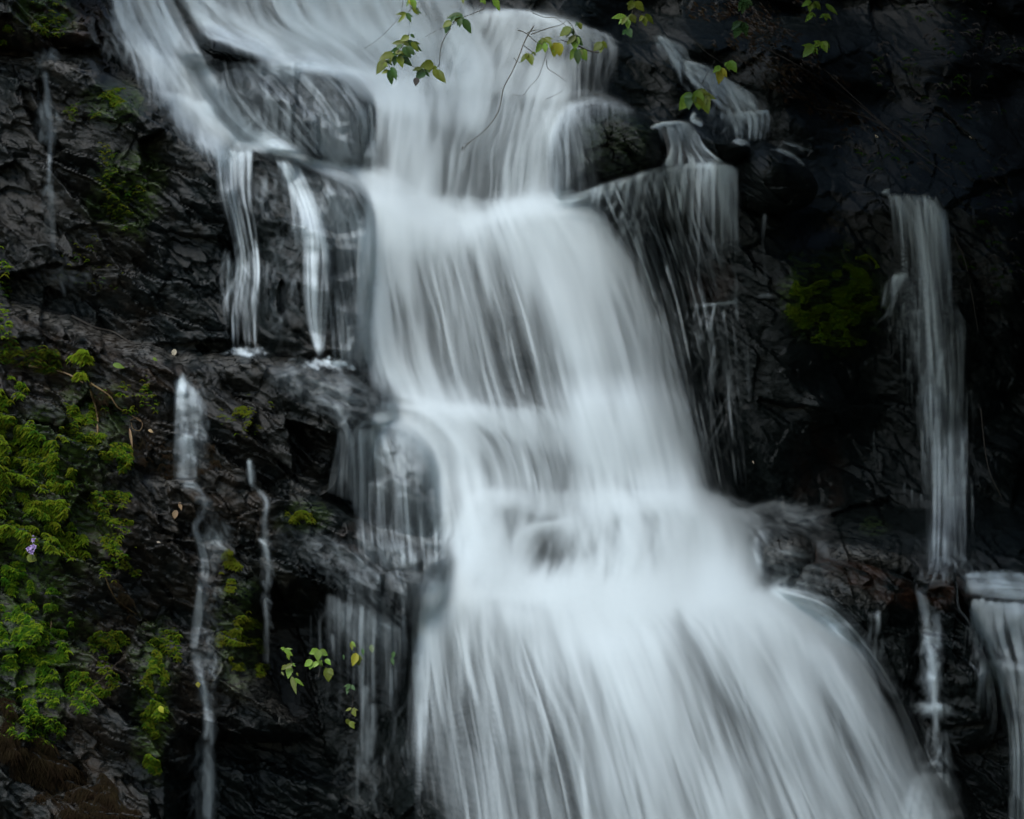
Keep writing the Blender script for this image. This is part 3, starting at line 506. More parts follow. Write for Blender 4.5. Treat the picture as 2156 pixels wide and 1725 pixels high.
def base(X, Y):
    Y0 = Y; w = sstep(1350, 1100, X) * sstep(700, 780, X); Y = Y - 34 * np.exp(-((X - 1000) / 130) ** 2) * np.exp(-((Y - 450) / 120) ** 2) + 60 * fbm(X / 190, Y / 170, 2, 4)
    c = np.interp(Y, [-700, -60, 0, 120, 240, 410, 460, 700, 835, 880, 1020, 1085, 1200, 1270, 1380, 1550, 1725, 2600], [3.6, 2.2, 1.75, 1.6, 1.3, 1.12, .92, .66, .52, .36, .2, -.02, -.24, -.40, -.66, -.95, -1.2, -2.0])
    # the recess on the right, its dark alcove above and the foot ledge
    Y = Y0 + 24 * fbm(X / 120, Y0 / 120, 2, 4)
    xe = np.interp(Y0, [0, 430, 700, 1060, 1250, 1400, 1500, 1725, 2600], [1230, 1270, 1380, 1500, 1640, 1800, 1880, 2010, 2300]); r = sstep(xe - 70, xe + 150, X)
    rr = np.interp(Y, [-700, 0, 200, 330, 440, 700, 1060, 1120, 1260, 1400, 1560, 1725, 2600], [2.6, 2.3, 2.1, 1.8, 1.35, 1.2, 1.15, .75, .45, .35, .3, .25, -.2])
    c = c * (1 - r) + rr * r
    X = X + 160 * fbm(X / 240, Y / 200, 3, 2)
    c = c + .9 * sstep(1560, 1900, X) * sstep(1250, 900, Y) + 1.1 * sstep(2000, 2330, X) * sstep(1270, 900, Y) + .6 * sstep(1400, 1650, X) * sstep(420, 200, Y)
    c = c + .5 * sstep(1230, 1380, X) * sstep(130, 20, Y)
    l = sstep(900, 780, X) * sstep(1230, 1330, Y); c = c * (1 - l) + (.25 - .0004 * (Y - 1300)) * l
    # outside the picture the unseen right wall is turned forward to add shade
    c = c - 3.2 * sstep(2300, 2800, X) + .8 * sstep(-100, -500, X)
    return c
def relief(X, Y, rough):
    """fractured strata dipping to the lower right, in metres"""
    a = math.radians(33); wx = X + 16 * fbm(X / 90, Y / 90, 4, 1, .6); wy = Y + 16 * fbm(X / 90 + 9, Y / 90, 4, 2, .6)
    u = (wx * math.cos(a) + wy * math.sin(a)); v = (-wx * math.sin(a) + wy * math.cos(a))
    h1, e1 = facets(u / 150, v / 80, 0); h2, e2 = facets(u / 58, v / 26, 2); h3, e3 = facets(u / 22, v / 9, 4)
    rd = 1 - 2 * np.abs(fbm(u / 60, v / 22, 4, 3, .6)); rd2 = 1 - 2 * np.abs(fbm(u / 17, v / 8, 3, 6, .6))
    h0, e0 = facets(u / 330 + 5, v / 170, 1)
    r = .34 * h0 + .20 * h1 + .075 * h2 + .016 * h3 + .10 * fbm(X / 160, Y / 160, 3, 5) - .015 * rd - .004 * rd2 + .006 * fbm(u / 6, v / 4, 2, 6)
    r = r + (.014 * np.exp(-(e2 / .04) ** 2) + .02 * np.exp(-(e1 / .02) ** 2)) * (1 - .8 * sstep(1200, 1350, X))
    return r * rough
def masses(X, Y):
    B = base(X, Y); Z = B.copy(); own = np.zeros(X.shape, np.int32); ro = np.full(X.shape, .55, np.float32)
    ro = np.where(X > 1250, .42, ro)
    for i in range(len(LEDGES)):
        z, r = ledge(i, X, Y); f = z < Z; own = np.where(f, i + 1, own); ro = np.where(f, r, ro); Z = np.minimum(Z, z)
    ro = ro * (1 - .72 * flow_cover(X, Y))
    return Z, own, ro
# ---- boulders: outline, front depth, bulge, roundness, roughness
BOULDERS = [
 ([(385,104),(398,80),(425,68),(470,78),(530,98),(572,132),(500,142),(430,134),(395,122)], 1.35, .32, 2.6, .5, 'low dark boulder poking out between the top left streams'),
 ([(428,160),(500,136),(590,130),(660,138),(725,165),(775,215),(776,270),(745,340),(640,350),(560,325),(490,270),(450,210)], 1.3, .62, 2.2, .5, 'large rounded wet rock under a thin veil, upper left of the main fall'),
 ([(552,300),(590,292),(632,302),(650,330),(610,336),(565,322)], .62, .22, 2.2, .4, 'small dark rock beneath the veiled rounded rock'),
 ([(495,338),(540,318),(610,345),(660,358),(720,372),(760,412),(776,470),(775,560),(768,680),(760,790),(640,800),(520,760),(505,600),(497,450)], .72, .5, 3.0, .55, 'big domed dark rock face behind the two thin left falls'),
 ([(405,800),(470,775),(560,790),(640,835),(700,885),(716,950),(706,1020),(650,1050),(560,1012),(455,1000),(410,900)], -.12, .35, 3.0, .7, 'bulging dark rock between the long thin trickle and the middle veil'),
 ([(742,960),(760,915),(806,896),(858,914),(900,960),(920,1040),(936,1130),(936,1215),(860,1230),(775,1160),(748,1060)], .08, .34, 2.6, .45, 'rounded boulder wearing a fine veil of water, left of the middle fall'),
 ([(1172,330),(1190,262),(1225,232),(1290,224),(1362,246),(1398,292),(1396,345),(1320,378),(1240,400),(1180,410)], 1.0, .55, 2.4, .4, 'dark dome rock beside the upper fall with water streaming down its left flank'),
 ([(1446,262),(1480,262),(1530,280),(1578,312),(1560,345),(1520,348),(1480,318),(1452,290)], 1.15, .35, 2.4, .3, 'black slanting rock just right of the small fan fall'),
 ([(1540,350),(1570,318),(1604,298),(1645,316),(1702,356),(1722,400),(1690,440),(1600,450),(1550,420)], 1.3, .45, 2.4, .3, 'broad black rock in the alcove above the mossy wall'),
 ([(1592,1170),(1606,1134),(1636,1120),(1684,1126),(1711,1150),(1714,1196),(1680,1225),(1600,1225)], .15, .42, 2.6, .35, 'squat rounded boulder at the right edge of the foam basin'),
 ([(1722,1165),(1750,1136),(1800,1132),(1850,1150),(1905,1166),(1932,1194),(1926,1222),(1840,1225),(1740,1205)], .25, .35, 2.6, .4, 'flat grey slab leading to the foot of the far right fall'),
 ([(1600,1235),(1660,1195),(1730,1180),(1800,1182),(1880,1204),(1930,1235),(1945,1330),(1940,1450),(1910,1540),(1870,1480),(1800,1350),(1700,1270)], -.02, .5, 3.0, .7, 'rust-topped rock beside the great lower fall'),
 ([(1922,1225),(1945,1210),(1990,1204),(2014,1218),(2020,1275),(2042,1310),(2082,1400),(2100,1500),(2085,1570),(1990,1585),(1935,1540),(1928,1360)], -.05, .5, 3.6, .7, 'square-cornered block under the far right fall'),
]
BINFO = []
def boulder_setup():
    for (P, y0, h, p, ro, lab) in BOULDERS:
        P = np.asarray(P, float); c = P.mean(0)
        Q = spline(np.vstack([P[-2:], P, P[:3]]), 12 * (len(P) + 4)); 
        th = np.arctan2(Q[:, 1] - c[1], Q[:, 0] - c[0]); R = np.hypot(Q[:, 1] - c[1], Q[:, 0] - c[0])
        tt = np.linspace(-math.pi, math.pi, 361); k = np.floor((th + math.pi) / (2 * math.pi) * 72).astype(int) % 72
        o = np.argsort(th); ths, Rs = th[o], R[o]
        ths = np.concatenate([ths - 2 * math.pi, ths, ths + 2 * math.pi]); Rs = np.concatenate([Rs] * 3)
        BINFO.append((c, tt, np.interp(tt, ths, Rs)))
def boulder_depth(i, X, Y, rel):
    P, y0, h, p, ro, lab = BOULDERS[i]; c, tt, R = BINFO[i]
    th = np.arctan2(Y - c[1], X - c[0]); r = np.hypot(X - c[0], Y - c[1]) / np.interp(th, tt, R)
    t = np.clip(r, 0, 1)
    return y0 - h * np.maximum(0, 1 - t ** p) ** (1 / p) - .12 * (1 - t) - .0005 * (Y - c[1]) + 1.5 * ro * rel * (1 - t ** 8), r < 1
boulder_setup()
def surface(X, Y, boulders=True, rough=True):
    Z, own, ro = masses(X, Y); rel1 = relief(X, Y, 1.0) if rough else np.zeros(X.shape, np.float32); Z = Z + rel1 * ro
    if boulders:
        for i, B in enumerate(BOULDERS):
            xs = [q[0] for q in B[0]]; ys = [q[1] for q in B[0]]
            m = (X > min(xs) - 20) & (X < max(xs) + 20) & (Y > min(ys) - 20) & (Y < max(ys) + 20)
            z, ins = boulder_depth(i, X[m], Y[m], rel1[m]); s = Z[m]; Z[m] = np.where(ins & (z < s), z, s)
    return Z, own
def smooth_mask(X, Y, L):
    """union of soft ellipses (x, y, rx, ry, rot, amount)"""
    o = np.zeros(X.shape, np.float32)
    for (cx, cy, rx, ry, rot, am) in L:
        c, s = math.cos(math.radians(rot)), math.sin(math.radians(rot)); dx, dy = X - cx, Y - cy
        o = np.maximum(o, am * sstep(1.15, .6, np.hypot((dx * c + dy * s) / rx, (-dx * s + dy * c) / ry) + .45 * fbm(X / 30, Y / 30, 3, 2)))
    return o
BROWN = [(120,1200,420,620,0,1),(60,60,200,120,0,.8),(330,1250,300,400,0,.9),(150,400,260,300,0,.45),(560,900,260,200,0,.45),(600,1450,160,200,0,.3),(1760,1180,150,60,20,.4)]
RUST = [(1770,1190,110,26,16,1),(1850,1225,90,40,30,1),(1990,1240,60,40,0,.8),(1720,1000,60,110,0,.35),(750,1130,50,30,0,.5),(1500,600,60,50,0,.4),(130,60,90,60,0,.6)]
ALGAE = [(70,1080,160,220,0,1),(60,1380,130,160,0,1),(240,215,70,50,0,.8),(270,400,80,110,20,.8),(320,1480,50,180,0,.9),(500,1330,60,140,0,.6),(1755,630,120,110,0,1),(640,1090,60,40,0,.6),(90,20,70,60,0,.8),(190,900,90,120,0,.6),(1840,1110,40,20,0,.5),(1300,310,90,80,0,.3)]
PALE_LIT = [(60,125,120,16,4,.8),(165,130,60,30,25,.9),(290,195,60,20,35,.7),(400,275,70,16,30,.5),(320,738,110,20,12,1),(150,680,110,26,18,.8),(60,640,90,26,10,.6),(520,765,150,18,4,.7),(680,810,110,30,22,.7),(395,1022,110,14,6,.8),(640,1020,60,18,20,.9),(250,1240,60,20,40,.5),(530,1190,120,26,18,.6),(560,1480,110,30,28,.8),(500,1420,80,26,20,.6),(1650,1160,70,34,0,.9),(1830,1175,110,24,10,.9),(1985,1218,60,14,5,.8),(1790,1240,100,40,20,.5),(400,330,80,20,24,.4),(1640,1300,60,40,0,.4)]  # dry grey rock, with light on ledge tops and boulders put into the colour
def rock_attrs(X, Y): return dict(pale=smooth_mask(X, Y, PALE_LIT).ravel(), brown=smooth_mask(X, Y, BROWN).ravel(), rust=smooth_mask(X, Y, RUST).ravel(), algae=smooth_mask(X, Y, ALGAE).ravel())
def axis(lo, a, b, hi, st, co): return np.concatenate([np.arange(lo, a, co), np.arange(a, b, st), np.arange(b, hi, co)])
def build_cliff():
    ax = axis(-650, -36, 2192, 2900, 3.3, 18); ay = axis(-650, -36, 1761, 2500, 3.3, 18)
    X, Y = np.meshgrid(ax.astype(np.float32), ay.astype(np.float32)); Z, own = surface(X, Y, False)
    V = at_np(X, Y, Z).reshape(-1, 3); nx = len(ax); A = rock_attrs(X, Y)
    I = np.arange(X.size).reshape(X.shape); Q = np.stack([I[:-1, :-1], I[1:, :-1], I[1:, 1:], I[:-1, 1:]], -1).reshape(-1, 4)
    O = own[:-1, :-1].ravel()
    root = None
    for k in range(len(LEDGES) + 1):
        q = Q[O == k]; u, inv = np.unique(q, return_inverse=True)
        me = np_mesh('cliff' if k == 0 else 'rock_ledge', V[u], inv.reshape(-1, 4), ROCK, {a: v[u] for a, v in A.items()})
        if k == 0: root = tag(link('cliff', me), 'dark wet rock cliff behind and around the waterfall', kind='structure')
        else: link('rock_ledge', me, root)
    return root
def build_boulders():
    for i, B in enumerate(BOULDERS):
        c, tt, R = BINFO[i]; nt, nr = 150, 56
        th = np.linspace(-math.pi, math.pi, nt, endpoint=False); Rt = np.interp(th, tt, R)
        s = 1 - (1 - np.linspace(0, 1, nr)) ** 1.7
        X = (c[0] + s[:, None] * (Rt * np.cos(th))[None]).astype(np.float32); Y = (c[1] + s[:, None] * (Rt * np.sin(th))[None]).astype(np.float32)
        z, _ = boulder_depth(i, X, Y, relief(X, Y, 1.0))
        # back half: narrows into the wall behind
        sb = np.array([.97, .85, .6, .0]); Xb = c[0] + sb[:, None] * (Rt * np.cos(th))[None]; Yb = c[1] + sb[:, None] * (Rt * np.sin(th))[None]
        zb = z[-1][None] + np.array([.2, .5, .8, 1.0])[:, None] * 1.0
        X = np.vstack([X, Xb]); Y = np.vstack([Y, Yb]); z = np.vstack([z, zb])
        V = at_np(X, Y, z).reshape(-1, 3); I = np.arange(X.size).reshape(X.shape); J = np.roll(I, -1, 1)
        Q = np.stack([I[:-1], J[:-1], J[1:], I[1:]], -1).reshape(-1, 4)
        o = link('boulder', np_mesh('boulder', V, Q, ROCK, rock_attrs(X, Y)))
        tag(o, B[5], 'boulder', 'boulders in the falls')
build_cliff(); build_boulders()
# ============================================================ WATER SHEETS
gx = (GX0 + GS * np.arange(GW)).astype(np.float32); gy = (GY0 + GS * np.arange(GH)).astype(np.float32)
GXX, GYY = np.meshgrid(gx, gy)
ZR, _own = surface(GXX, GYY)
def forward(Z, r):
    """the foremost rock within r cells: water runs over that, not through it"""
    for ax in (0, 1):
        B = Z
        for k in range(1, r + 1): B = np.minimum(B, np.minimum(np.roll(Z, k, ax), np.roll(Z, -k, ax)))
        Z = B
    return Z
ZS = blur(forward(ZR, 1), 1.4) - .02
ZM, _own = surface(GXX, GYY, True, False); ZM0, _own = surface(GXX, GYY, False, False); ZV = np.minimum(blur(forward(ZR, 2), 4) - .04, ZS); ZM = np.minimum(blur(forward(ZM0, 6), 6) - .12, blur(forward(ZM, 2), 3) - .08); ZM = blur(np.minimum(ZM, blur(forward(ZR, 3), 4) - .05), 2.5)
def plunge(Z, back=.0035):
    """water that leaves a lip keeps clear of the hollow under it and only slowly returns to the wall"""
    Z = Z.copy()
    for j in range(1, len(Z)): Z[j] = np.minimum(Z[j], Z[j - 1] + back)
    return Z
ZS, ZV = blur(plunge(ZS), 1.0), blur(plunge(ZV), 1.0)
# where the main fall runs thin over the rock: (x, y, half width, half length, lean, how thin)
SMOOTH = ('left_fall', 'arcing_fall', 'right_fan_fall', 'far_right_fall', 'far_right_pool_fall', 'right_upper_cascade')
THIN = [(300,60,14,50,-30,.6),(345,110,10,50,-34,.55),(410,150,12,46,-36,.6),(395,225,10,40,-30,.55),(450,200,8,50,-34,.5),(480,250,12,40,-40,.6),(440,275,9,34,-30,.6),(350,165,9,40,-30,.5),(270,40,10,60,-20,.5),(520,292,9,34,-50,.5),(500,75,22,60,-45,.7),(610,95,14,70,-50,.55),(700,110,12,80,-60,.5),(470,20,16,50,-30,.6),(915,235,26,75,-8,.6),(965,265,14,90,-10,.55),(1005,385,42,65,-4,.75),(860,300,10,80,0,.4),(1060,330,12,110,-6,.45),(1100,200,20,60,0,.35),(1200,130,26,50,0,.5),(940,110,14,50,-20,.35),(1120,110,12,60,10,.3),
 (905,600,26,90,-4,.7),(850,660,10,110,-4,.45),(960,560,30,70,-12,.55),(1010,690,44,130,-6,.92),(1085,740,34,110,-10,.9),(1055,600,18,110,-14,.7),(1130,700,22,120,-10,.75),(945,760,20,80,0,.7),(1180,820,24,110,-6,.6),(815,720,12,80,0,.4),(1330,620,16,150,-14,.4),(1290,800,12,150,-8,.35),(1390,820,16,150,-9,.5),
 (1150,950,36,80,-4,.6),(1080,970,18,60,0,.4),(1205,1010,22,90,-2,.6),(1085,1090,26,44,8,.65),(1155,1175,40,44,14,.7),(1020,940,12,50,-6,.3),(1120,1060,20,30,0,.5),(1420,980,16,90,-5,.4),
 (990,1350,34,70,-4,.75),(1060,1340,30,60,-10,.7),(1110,1440,36,140,-9,.85),(1010,1500,46,150,-3,.85),(945,1450,22,180,-2,.75),(1180,1400,16,110,-18,.7),(1215,1500,14,130,-10,.6),(1150,1640,40,120,-4,.8),(970,1660,30,110,-2,.7),(1480,1430,38,120,-14,.9),(1445,1350,20,80,-14,.7),(1540,1560,34,130,-14,.5),(1400,1600,12,150,-6,.2),(1650,1480,22,120,-24,.32),(1720,1440,18,110,-30,.35),(1780,1540,24,110,-26,.4),(1700,1640,30,120,-20,.4),(1850,1640,30,130,-24,.45),(1620,1380,14,100,-24,.4),(1830,1480,12,90,-32,.5),(1480,1680,24,100,-8,.5),(1330,1660,12,140,-4,.2),(1590,1690,20,90,-14,.5)]
def thin_mask(X, Y):
    o = np.ones(X.shape, np.float32)
    for (cx, cy, rw, rl, lean, am) in THIN:
        m = (abs(X - cx) < rl * 1.9 + rw) & (abs(Y - cy) < rl * 1.9 + rw); c, s = math.cos(math.radians(lean)), math.sin(math.radians(lean))
        dx, dy = X[m] - cx, Y[m] - cy; a, b = dx * c + dy * s, -dx * s + dy * c
        q = np.hypot(a / rw, b / rl) + 1.1 * vnoise(a / 11. + cx, b / 150. + cy, 3) + .5 * vnoise(a / 5. + cx, b / 120. + cy, 5)
        o[m] *= 1 - am * sstep(1.5, .35, q)
    return o
def build_water(key, name, label, cat=None, kind=None, gain=1.0, parent=None, lift=0.0):
    D, a, c = field(key, 1.0 if key == 'main' else 1.0); D = D * gain; h, w = D.shape
    if key == 'main':
        tm = blur(thin_mask(GXX[a:a + h, c:c + w], GYY[a:a + h, c:c + w]), 2.6)
        D = np.maximum(D, 0); D = D * np.clip(D / 1.1, .15, 1.15) ** .55; D = D * (1 - .92 * (1 - tm)) + .2 * (1 - tm) * np.minimum(D, 1)
        D = D * np.interp(gy[a:a + h], [0, 60, 200, 400, 450, 520, 580, 820, 865, 900, 960, 1050, 1120, 1300, 1400, 1600, 1800], [.75, .75, .6, .6, 1.0, 1.0, .75, .72, 1, 1, .75, .9, 1.15, 1.2, .8, .7, .65]).astype(np.float32)[:, None]
        E, ea, ec = field('braids', 1.0); F = np.zeros((GH, GW), np.float32); F[ea:ea + E.shape[0], ec:ec + E.shape[1]] = E
        D = D + .6 * F[a:a + h, c:c + w] * np.clip(1.2 - .4 * D, .3, 1); D = .85 * D / (1 + .06 * D)
    X, Y, Z = GXX[a:a + h, c:c + w], GYY[a:a + h, c:c + w], (ZM if key == 'main' else ZV if key in SMOOTH else ZS)[a:a + h, c:c + w]
    if key in SMOOTH: D = np.maximum(D, 0); D = D * np.clip((D / (np.maximum(blur(D, 3.5), 0) + .07)) ** 1.8, .15, 1.9)          # frayed into strands
    thick = 1 - np.exp(-.6 * blur(D, 9)); fine = 1 - np.exp(-blur(D, 1.6))
    Zw = Z - .01 - lift - .10 * thick - .022 * fine
    V = at_np(X, Y, Zw).reshape(-1, 3); I = np.arange(X.size).reshape(X.shape)
    Q = np.stack([I[:-1, :-1], I[1:, :-1], I[1:, 1:], I[:-1, 1:]], -1).reshape(-1, 4)
    T = .008; f = (D > T); keep = (f[:-1, :-1] | f[1:, :-1] | f[1:, 1:] | f[:-1, 1:]).ravel(); Q = Q[keep]
    u, inv = np.unique(Q, return_inverse=True)
    A = np.maximum(0, D - T).ravel()[u]
    return tag(link(name, np_mesh(name, V[u], inv.reshape(-1, 4), WATER, {'flow': A}), parent), label, cat, kind=kind)
build_water('main', 'waterfall', 'broad white main waterfall tumbling down the middle over several steps', 'waterfall')
for key, name, label, cat in (
  ('veil_upper', 'water_veil', 'thin lacy veil over the large rounded rock left of the upper main fall', 'water veil'),
  ('left_fall', 'side_fall', 'narrow straight side fall dropping from the left ledge, leftmost of the pair', 'side waterfall'),
  ('arcing_fall', 'side_fall', 'narrow side fall that arcs right and splashes white on the ledge', 'side waterfall'),
  ('veil_middle', 'water_veil', 'sparse veil between the arcing side fall and the main fall', 'water veil'),
  ('veil_lower', 'water_veil', 'thin lacy water spreading over the sloping slabs left of the middle fall', 'water veil'),
  ('dome_veil', 'water_veil', 'curtain of fine threads hanging over the rounded boulder left of the middle fall', 'water veil'),
  ('dripping_curtain', 'dripping_curtain', 'thin drips falling in front of the dark hollow with leafy plants', 'water drips'),
  ('trickle_top', 'trickle', 'faint trickle down the dark rock in the upper left corner', 'trickle'),
  ('trickle_long', 'trickle', 'long thin trickle winding down the brown left rocks to the bottom edge', 'trickle'),
  ('trickle_short', 'trickle', 'short faint trickle right of the long winding one', 'trickle'),
  ('right_upper_cascade', 'small_cascade', 'dim grey cascade slanting down rocks in the upper right alcove', 'small cascade'),
  ('right_fan_fall', 'side_fall', 'small fan-shaped fall spreading into fine threads right of the main fall', 'side waterfall'),
  ('thin_right_trickle', 'trickle', 'very thin drip beside the mossy wall right of the fan fall', 'trickle'),
  ('far_right_fall', 'side_fall', 'tall grey column of water falling alone at the far right', 'side waterfall'),
  ('far_right_pool_fall', 'small_cascade', 'white ledge pool and cascade at the lower right edge below the tall column', 'small cascade'),
  ('boulder_trickles', 'trickle', 'bright trickle splashing down the square-cornered block at lower right', 'trickle'),
  ('boulder_wash', 'water_wash', 'white wash sliding over the rounded boulder right of the foam basin', 'water')):
    build_water(key, name, label, cat, lift=.012, gain=dict(trickle_long=.5, left_fall=.55, arcing_fall=.8, veil_lower=.36, veil_upper=.6, boulder_wash=.35, dome_veil=1.3, dripping_curtain=.6, right_upper_cascade=1.7, right_fan_fall=.7, far_right_fall=.8, veil_middle=.8, trickle_top=.6).get(key, 1))
# ============================================================ PLANTS, TWIGS, FALLEN LEAVES
def depth(px, py):
    i = int(np.clip((px - GX0) / GS, 0, GW - 1)); j = int(np.clip((py - GY0) / GS, 0, GH - 1)); return float(ZR[j, i])
def tube(name, pts, r0, r1, mat, parent=None, sides=6):
    P = spline([tuple(p) for p in pts], max(6, 6 * len(pts))) if len(pts) > 2 else np.array([tuple(p) for p in pts])
    T = np.gradient(P, axis=0); T /= np.linalg.norm(T, axis=1)[:, None]; n = len(P)
    A = np.cross(T, (0.1, 1, 0.05)); A /= np.linalg.norm(A, axis=1)[:, None]; B = np.cross(T, A)
    a = np.linspace(0, 2 * math.pi, sides, endpoint=False); r = np.linspace(r0, r1, n)[:, None, None]
    V = P[:, None] + r * (np.cos(a)[None, :, None] * A[:, None] + np.sin(a)[None, :, None] * B[:, None])
    I = np.arange(n * sides).reshape(n, sides); J = np.roll(I, -1, 1)
    Q = np.stack([I[:-1], J[:-1], J[1:], I[1:]], -1).reshape(-1, 4)
    return link(name, np_mesh(name, V.reshape(-1, 3), Q, mat), parent)
# unit leaves: base at the origin, tip at x = 1, drooping, folded along the midrib
LEAFM = {}
def leaf_mesh(mat, shape):
    k = (mat, shape)
    if k in LEAFM: return LEAFM[k]
    n = 9; s = np.linspace(0, 1, n); w = {0: .20, 1: .27, 2: .13}[shape] * np.sin(np.pi * s ** .8) ** .8 * (1 - .25 * s) ; w[0] = .02; w[-1] = .004
    drop = (.10, .16, .06)[shape]
    V = []; 
    for side in (-1, -.5, 0, .5, 1):
        for i in range(n):
            V.append((s[i] - (.04 * abs(side)), side * w[i] * (1 + .05 * math.sin(i * 2.1)), -drop * s[i] ** 2 + .35 * w[i] * abs(side) ** 1.2))
    I = np.arange(5 * n).reshape(5, n); Q = np.stack([I[:-1, :-1], I[:-1, 1:], I[1:, 1:], I[1:, :-1]], -1).reshape(-1, 4)
    LEAFM[k] = np_mesh('leaf', np.array(V), Q, MAT[mat]); return LEAFM[k]
def leaf(px0, py0, px1, py1, y, mat, wide=1.0, shape=0, parent=None, name='leaf', roll=None, tilt=None):
    a = at(px0, py0, y); b = at(px1, py1, y); d = b - a; L = d.length
    d = d.normalized(); tl = random.uniform(-.5, .15) if tilt is None else tilt
    d = (d + Vector((0, tl, 0))).normalized()
    up = Vector((random.uniform(-.4, .4), -1, random.uniform(.1, .9))) if roll is None else Vector(roll)
    z = (up - d * up.dot(d)).normalized(); yv = z.cross(d)
    o = link(name, leaf_mesh(mat, shape), parent)
    sx = L * math.sqrt(1 + tl * tl)
    M4 = Matrix(((d.x * sx, yv.x * L * wide, z.x * L, a.x), (d.y * sx, yv.y * L * wide, z.y * L, a.y), (d.z * sx, yv.z * L * wide, z.z * L, a.z), (0, 0, 0, 1)))
    o.matrix_basis = M4 if parent is None else Matrix.Translation(-parent.location) @ M4
    return o
def empty(name, loc):
    o = bpy.data.objects.new(name, None); sc.collection.objects.link(o); o.location = loc; o.empty_display_size = .05
    return o
def sprig(kind, label, cat, group, tf, y, leaves, twigs, tr=.0035, wide=1.0):
    """leaves: (x0,y0,x1,y1,material[,shape]) in a close-up's own units; tf = (ox, oy, k) turns them into plan units"""
    ox, oy, k = tf; f = lambda x, yy: (ox + k * x, oy + k * yy)
    root = empty(kind, (0, 0, 0)); tag(root, label, cat, group)
    for tw in twigs:
        P = [at(*f(x, yy), y + .03 * math.sin(i * 1.7)) for i, (x, yy) in enumerate(tw[0] if isinstance(tw[0], list) else tw)]
        r = tw[1] if isinstance(tw[0], list) else tr
        tube('twig', P, r, r * .5, MAT['bark' if r > .0055 or y > -1 else 'twig'], root)
    for L in leaves:
        a, b = f(L[0], L[1]), f(L[2], L[3]); b = (a[0] + 1.14 * (b[0] - a[0]), a[1] + 1.14 * (b[1] - a[1]))
        leaf(*a, *b, y + random.uniform(-.05, .04), L[4], wide * 1.3, L[5] if len(L) > 5 else random.choice((0, 0, 1)), root)
        if random.random() < .45 and L[4] != 'bark':            # its neighbour on the stalk, half hidden behind it
            an = random.choice((-1, 1)) * random.uniform(.5, 1.0); dx, dy = (b[0] - a[0]) * .75, (b[1] - a[1]) * .75
            leaf(*a, a[0] + dx * math.cos(an) - dy * math.sin(an), a[1] + dx * math.sin(an) + dy * math.cos(an), y + .05, L[4], wide * 1.1, 0, root)
    return root
G = 'leafy sprigs hanging over the top of the falls'
Z3 = (730, 0, .1823); Z4 = (1066.8, 0, .1823); Z5 = (1403.75, 0, .1823); Z6 = (505.35, 1291.5, .15627)
g, li, ye, ol, di = 'green', 'lime', 'yellow', 'olive', 'dim'
sprig('hanging_sprig', 'large dark green hanging sprig, leftmost over the white water', 'leafy sprig', G, Z3, -2.0,
  [(735,400,785,432,g),(715,420,625,470,ol),(650,490,535,500,ol),(650,480,725,535,ol),(710,470,858,580,g,2),(750,490,825,590,ol),(640,520,585,555,g),(600,560,515,600,g),(660,545,732,660,g),(690,540,778,625,g),
   (600,590,535,650,g),(620,590,680,640,ol),(540,625,392,675,ol),(600,640,745,750,g),(600,650,645,768,ol,1),(570,650,545,752,g),(560,610,640,600,ol),(460,700,342,835,ol),(455,705,528,750,g),(430,725,470,770,ol),(520,780,572,912,g),(490,815,520,965,g),(480,815,410,845,ol)],
  [([(738,-60),(732,120),(722,300),(718,410)],.002),([(718,400),(690,470),(640,540),(590,600),(540,650),(460,700),(400,740)],.004),([(600,640),(740,750),(790,790)],.002),([(460,700),(500,780),(520,800)],.0025),([(760,560),(800,640),(830,672)],.0015)], wide=1.0)
sprig('hanging_sprig', 'small olive green sprig just right of the large dark one', 'leafy sprig', G, Z3, -1.9,
  [(1000,740,866,775,ol),(990,760,945,835,ol),(860,790,768,812,ol),(895,815,812,905,g,1),(890,810,952,880,g,2),(1005,800,1060,900,ol),(1010,815,1135,942,ol,0),(1000,765,1035,822,ol),(812,900,796,985,'bark')],
  [([(1200,330),(1130,440),(1085,560),(1072,700),(1060,765),(1000,780),(900,810),(820,850)],.003),([(1072,700),(1075,830)],.0015)], wide=1.25)
sprig('hanging_sprig', 'compact green sprig on a bare twig near the lip of the main fall', 'leafy sprig', G, Z3, -1.6,
  [(1330,170,1168,205,g),(1300,180,1258,240,ol),(1330,190,1352,232,g),(1345,225,1432,370,g,0),(1310,220,1302,305,g),(1210,250,1115,305,ol),(1200,260,1130,372,g),(1220,270,1252,245,'bark'),(1240,220,1290,260,ol),(1250,190,1200,250,g)],
  [([(1590,100),(1480,150),(1350,200),(1220,285),(1050,350),(900,430)],.003)], wide=1.1)
sprig('hanging_sprig', 'yellowish sprig at the top edge above the large dark one', 'leafy sprig', G, Z3, -2.1,
  [(715,-10,745,60,ye),(750,-20,792,112,li),(750,90,852,152,g),(760,100,830,165,ol),(690,155,742,248,g),(685,155,603,258,ol,2)],
  [([(700,-80),(735,0),(745,90),(695,155)],.003),([(660,-60),(620,170),(520,300),(380,440),(200,565),(150,560),(120,470)],.0018)])
sprig('hanging_sprig', 'two slim pale leaves poking down at the top edge over the lip', 'leafy sprig', G, Z3, -1.8,
  [(1560,-30,1598,44,li),(1690,-30,1765,112,li),(1340,-20,1345,40,ol)], [([(1540,-90),(1600,-40),(1700,-25)],.003)])
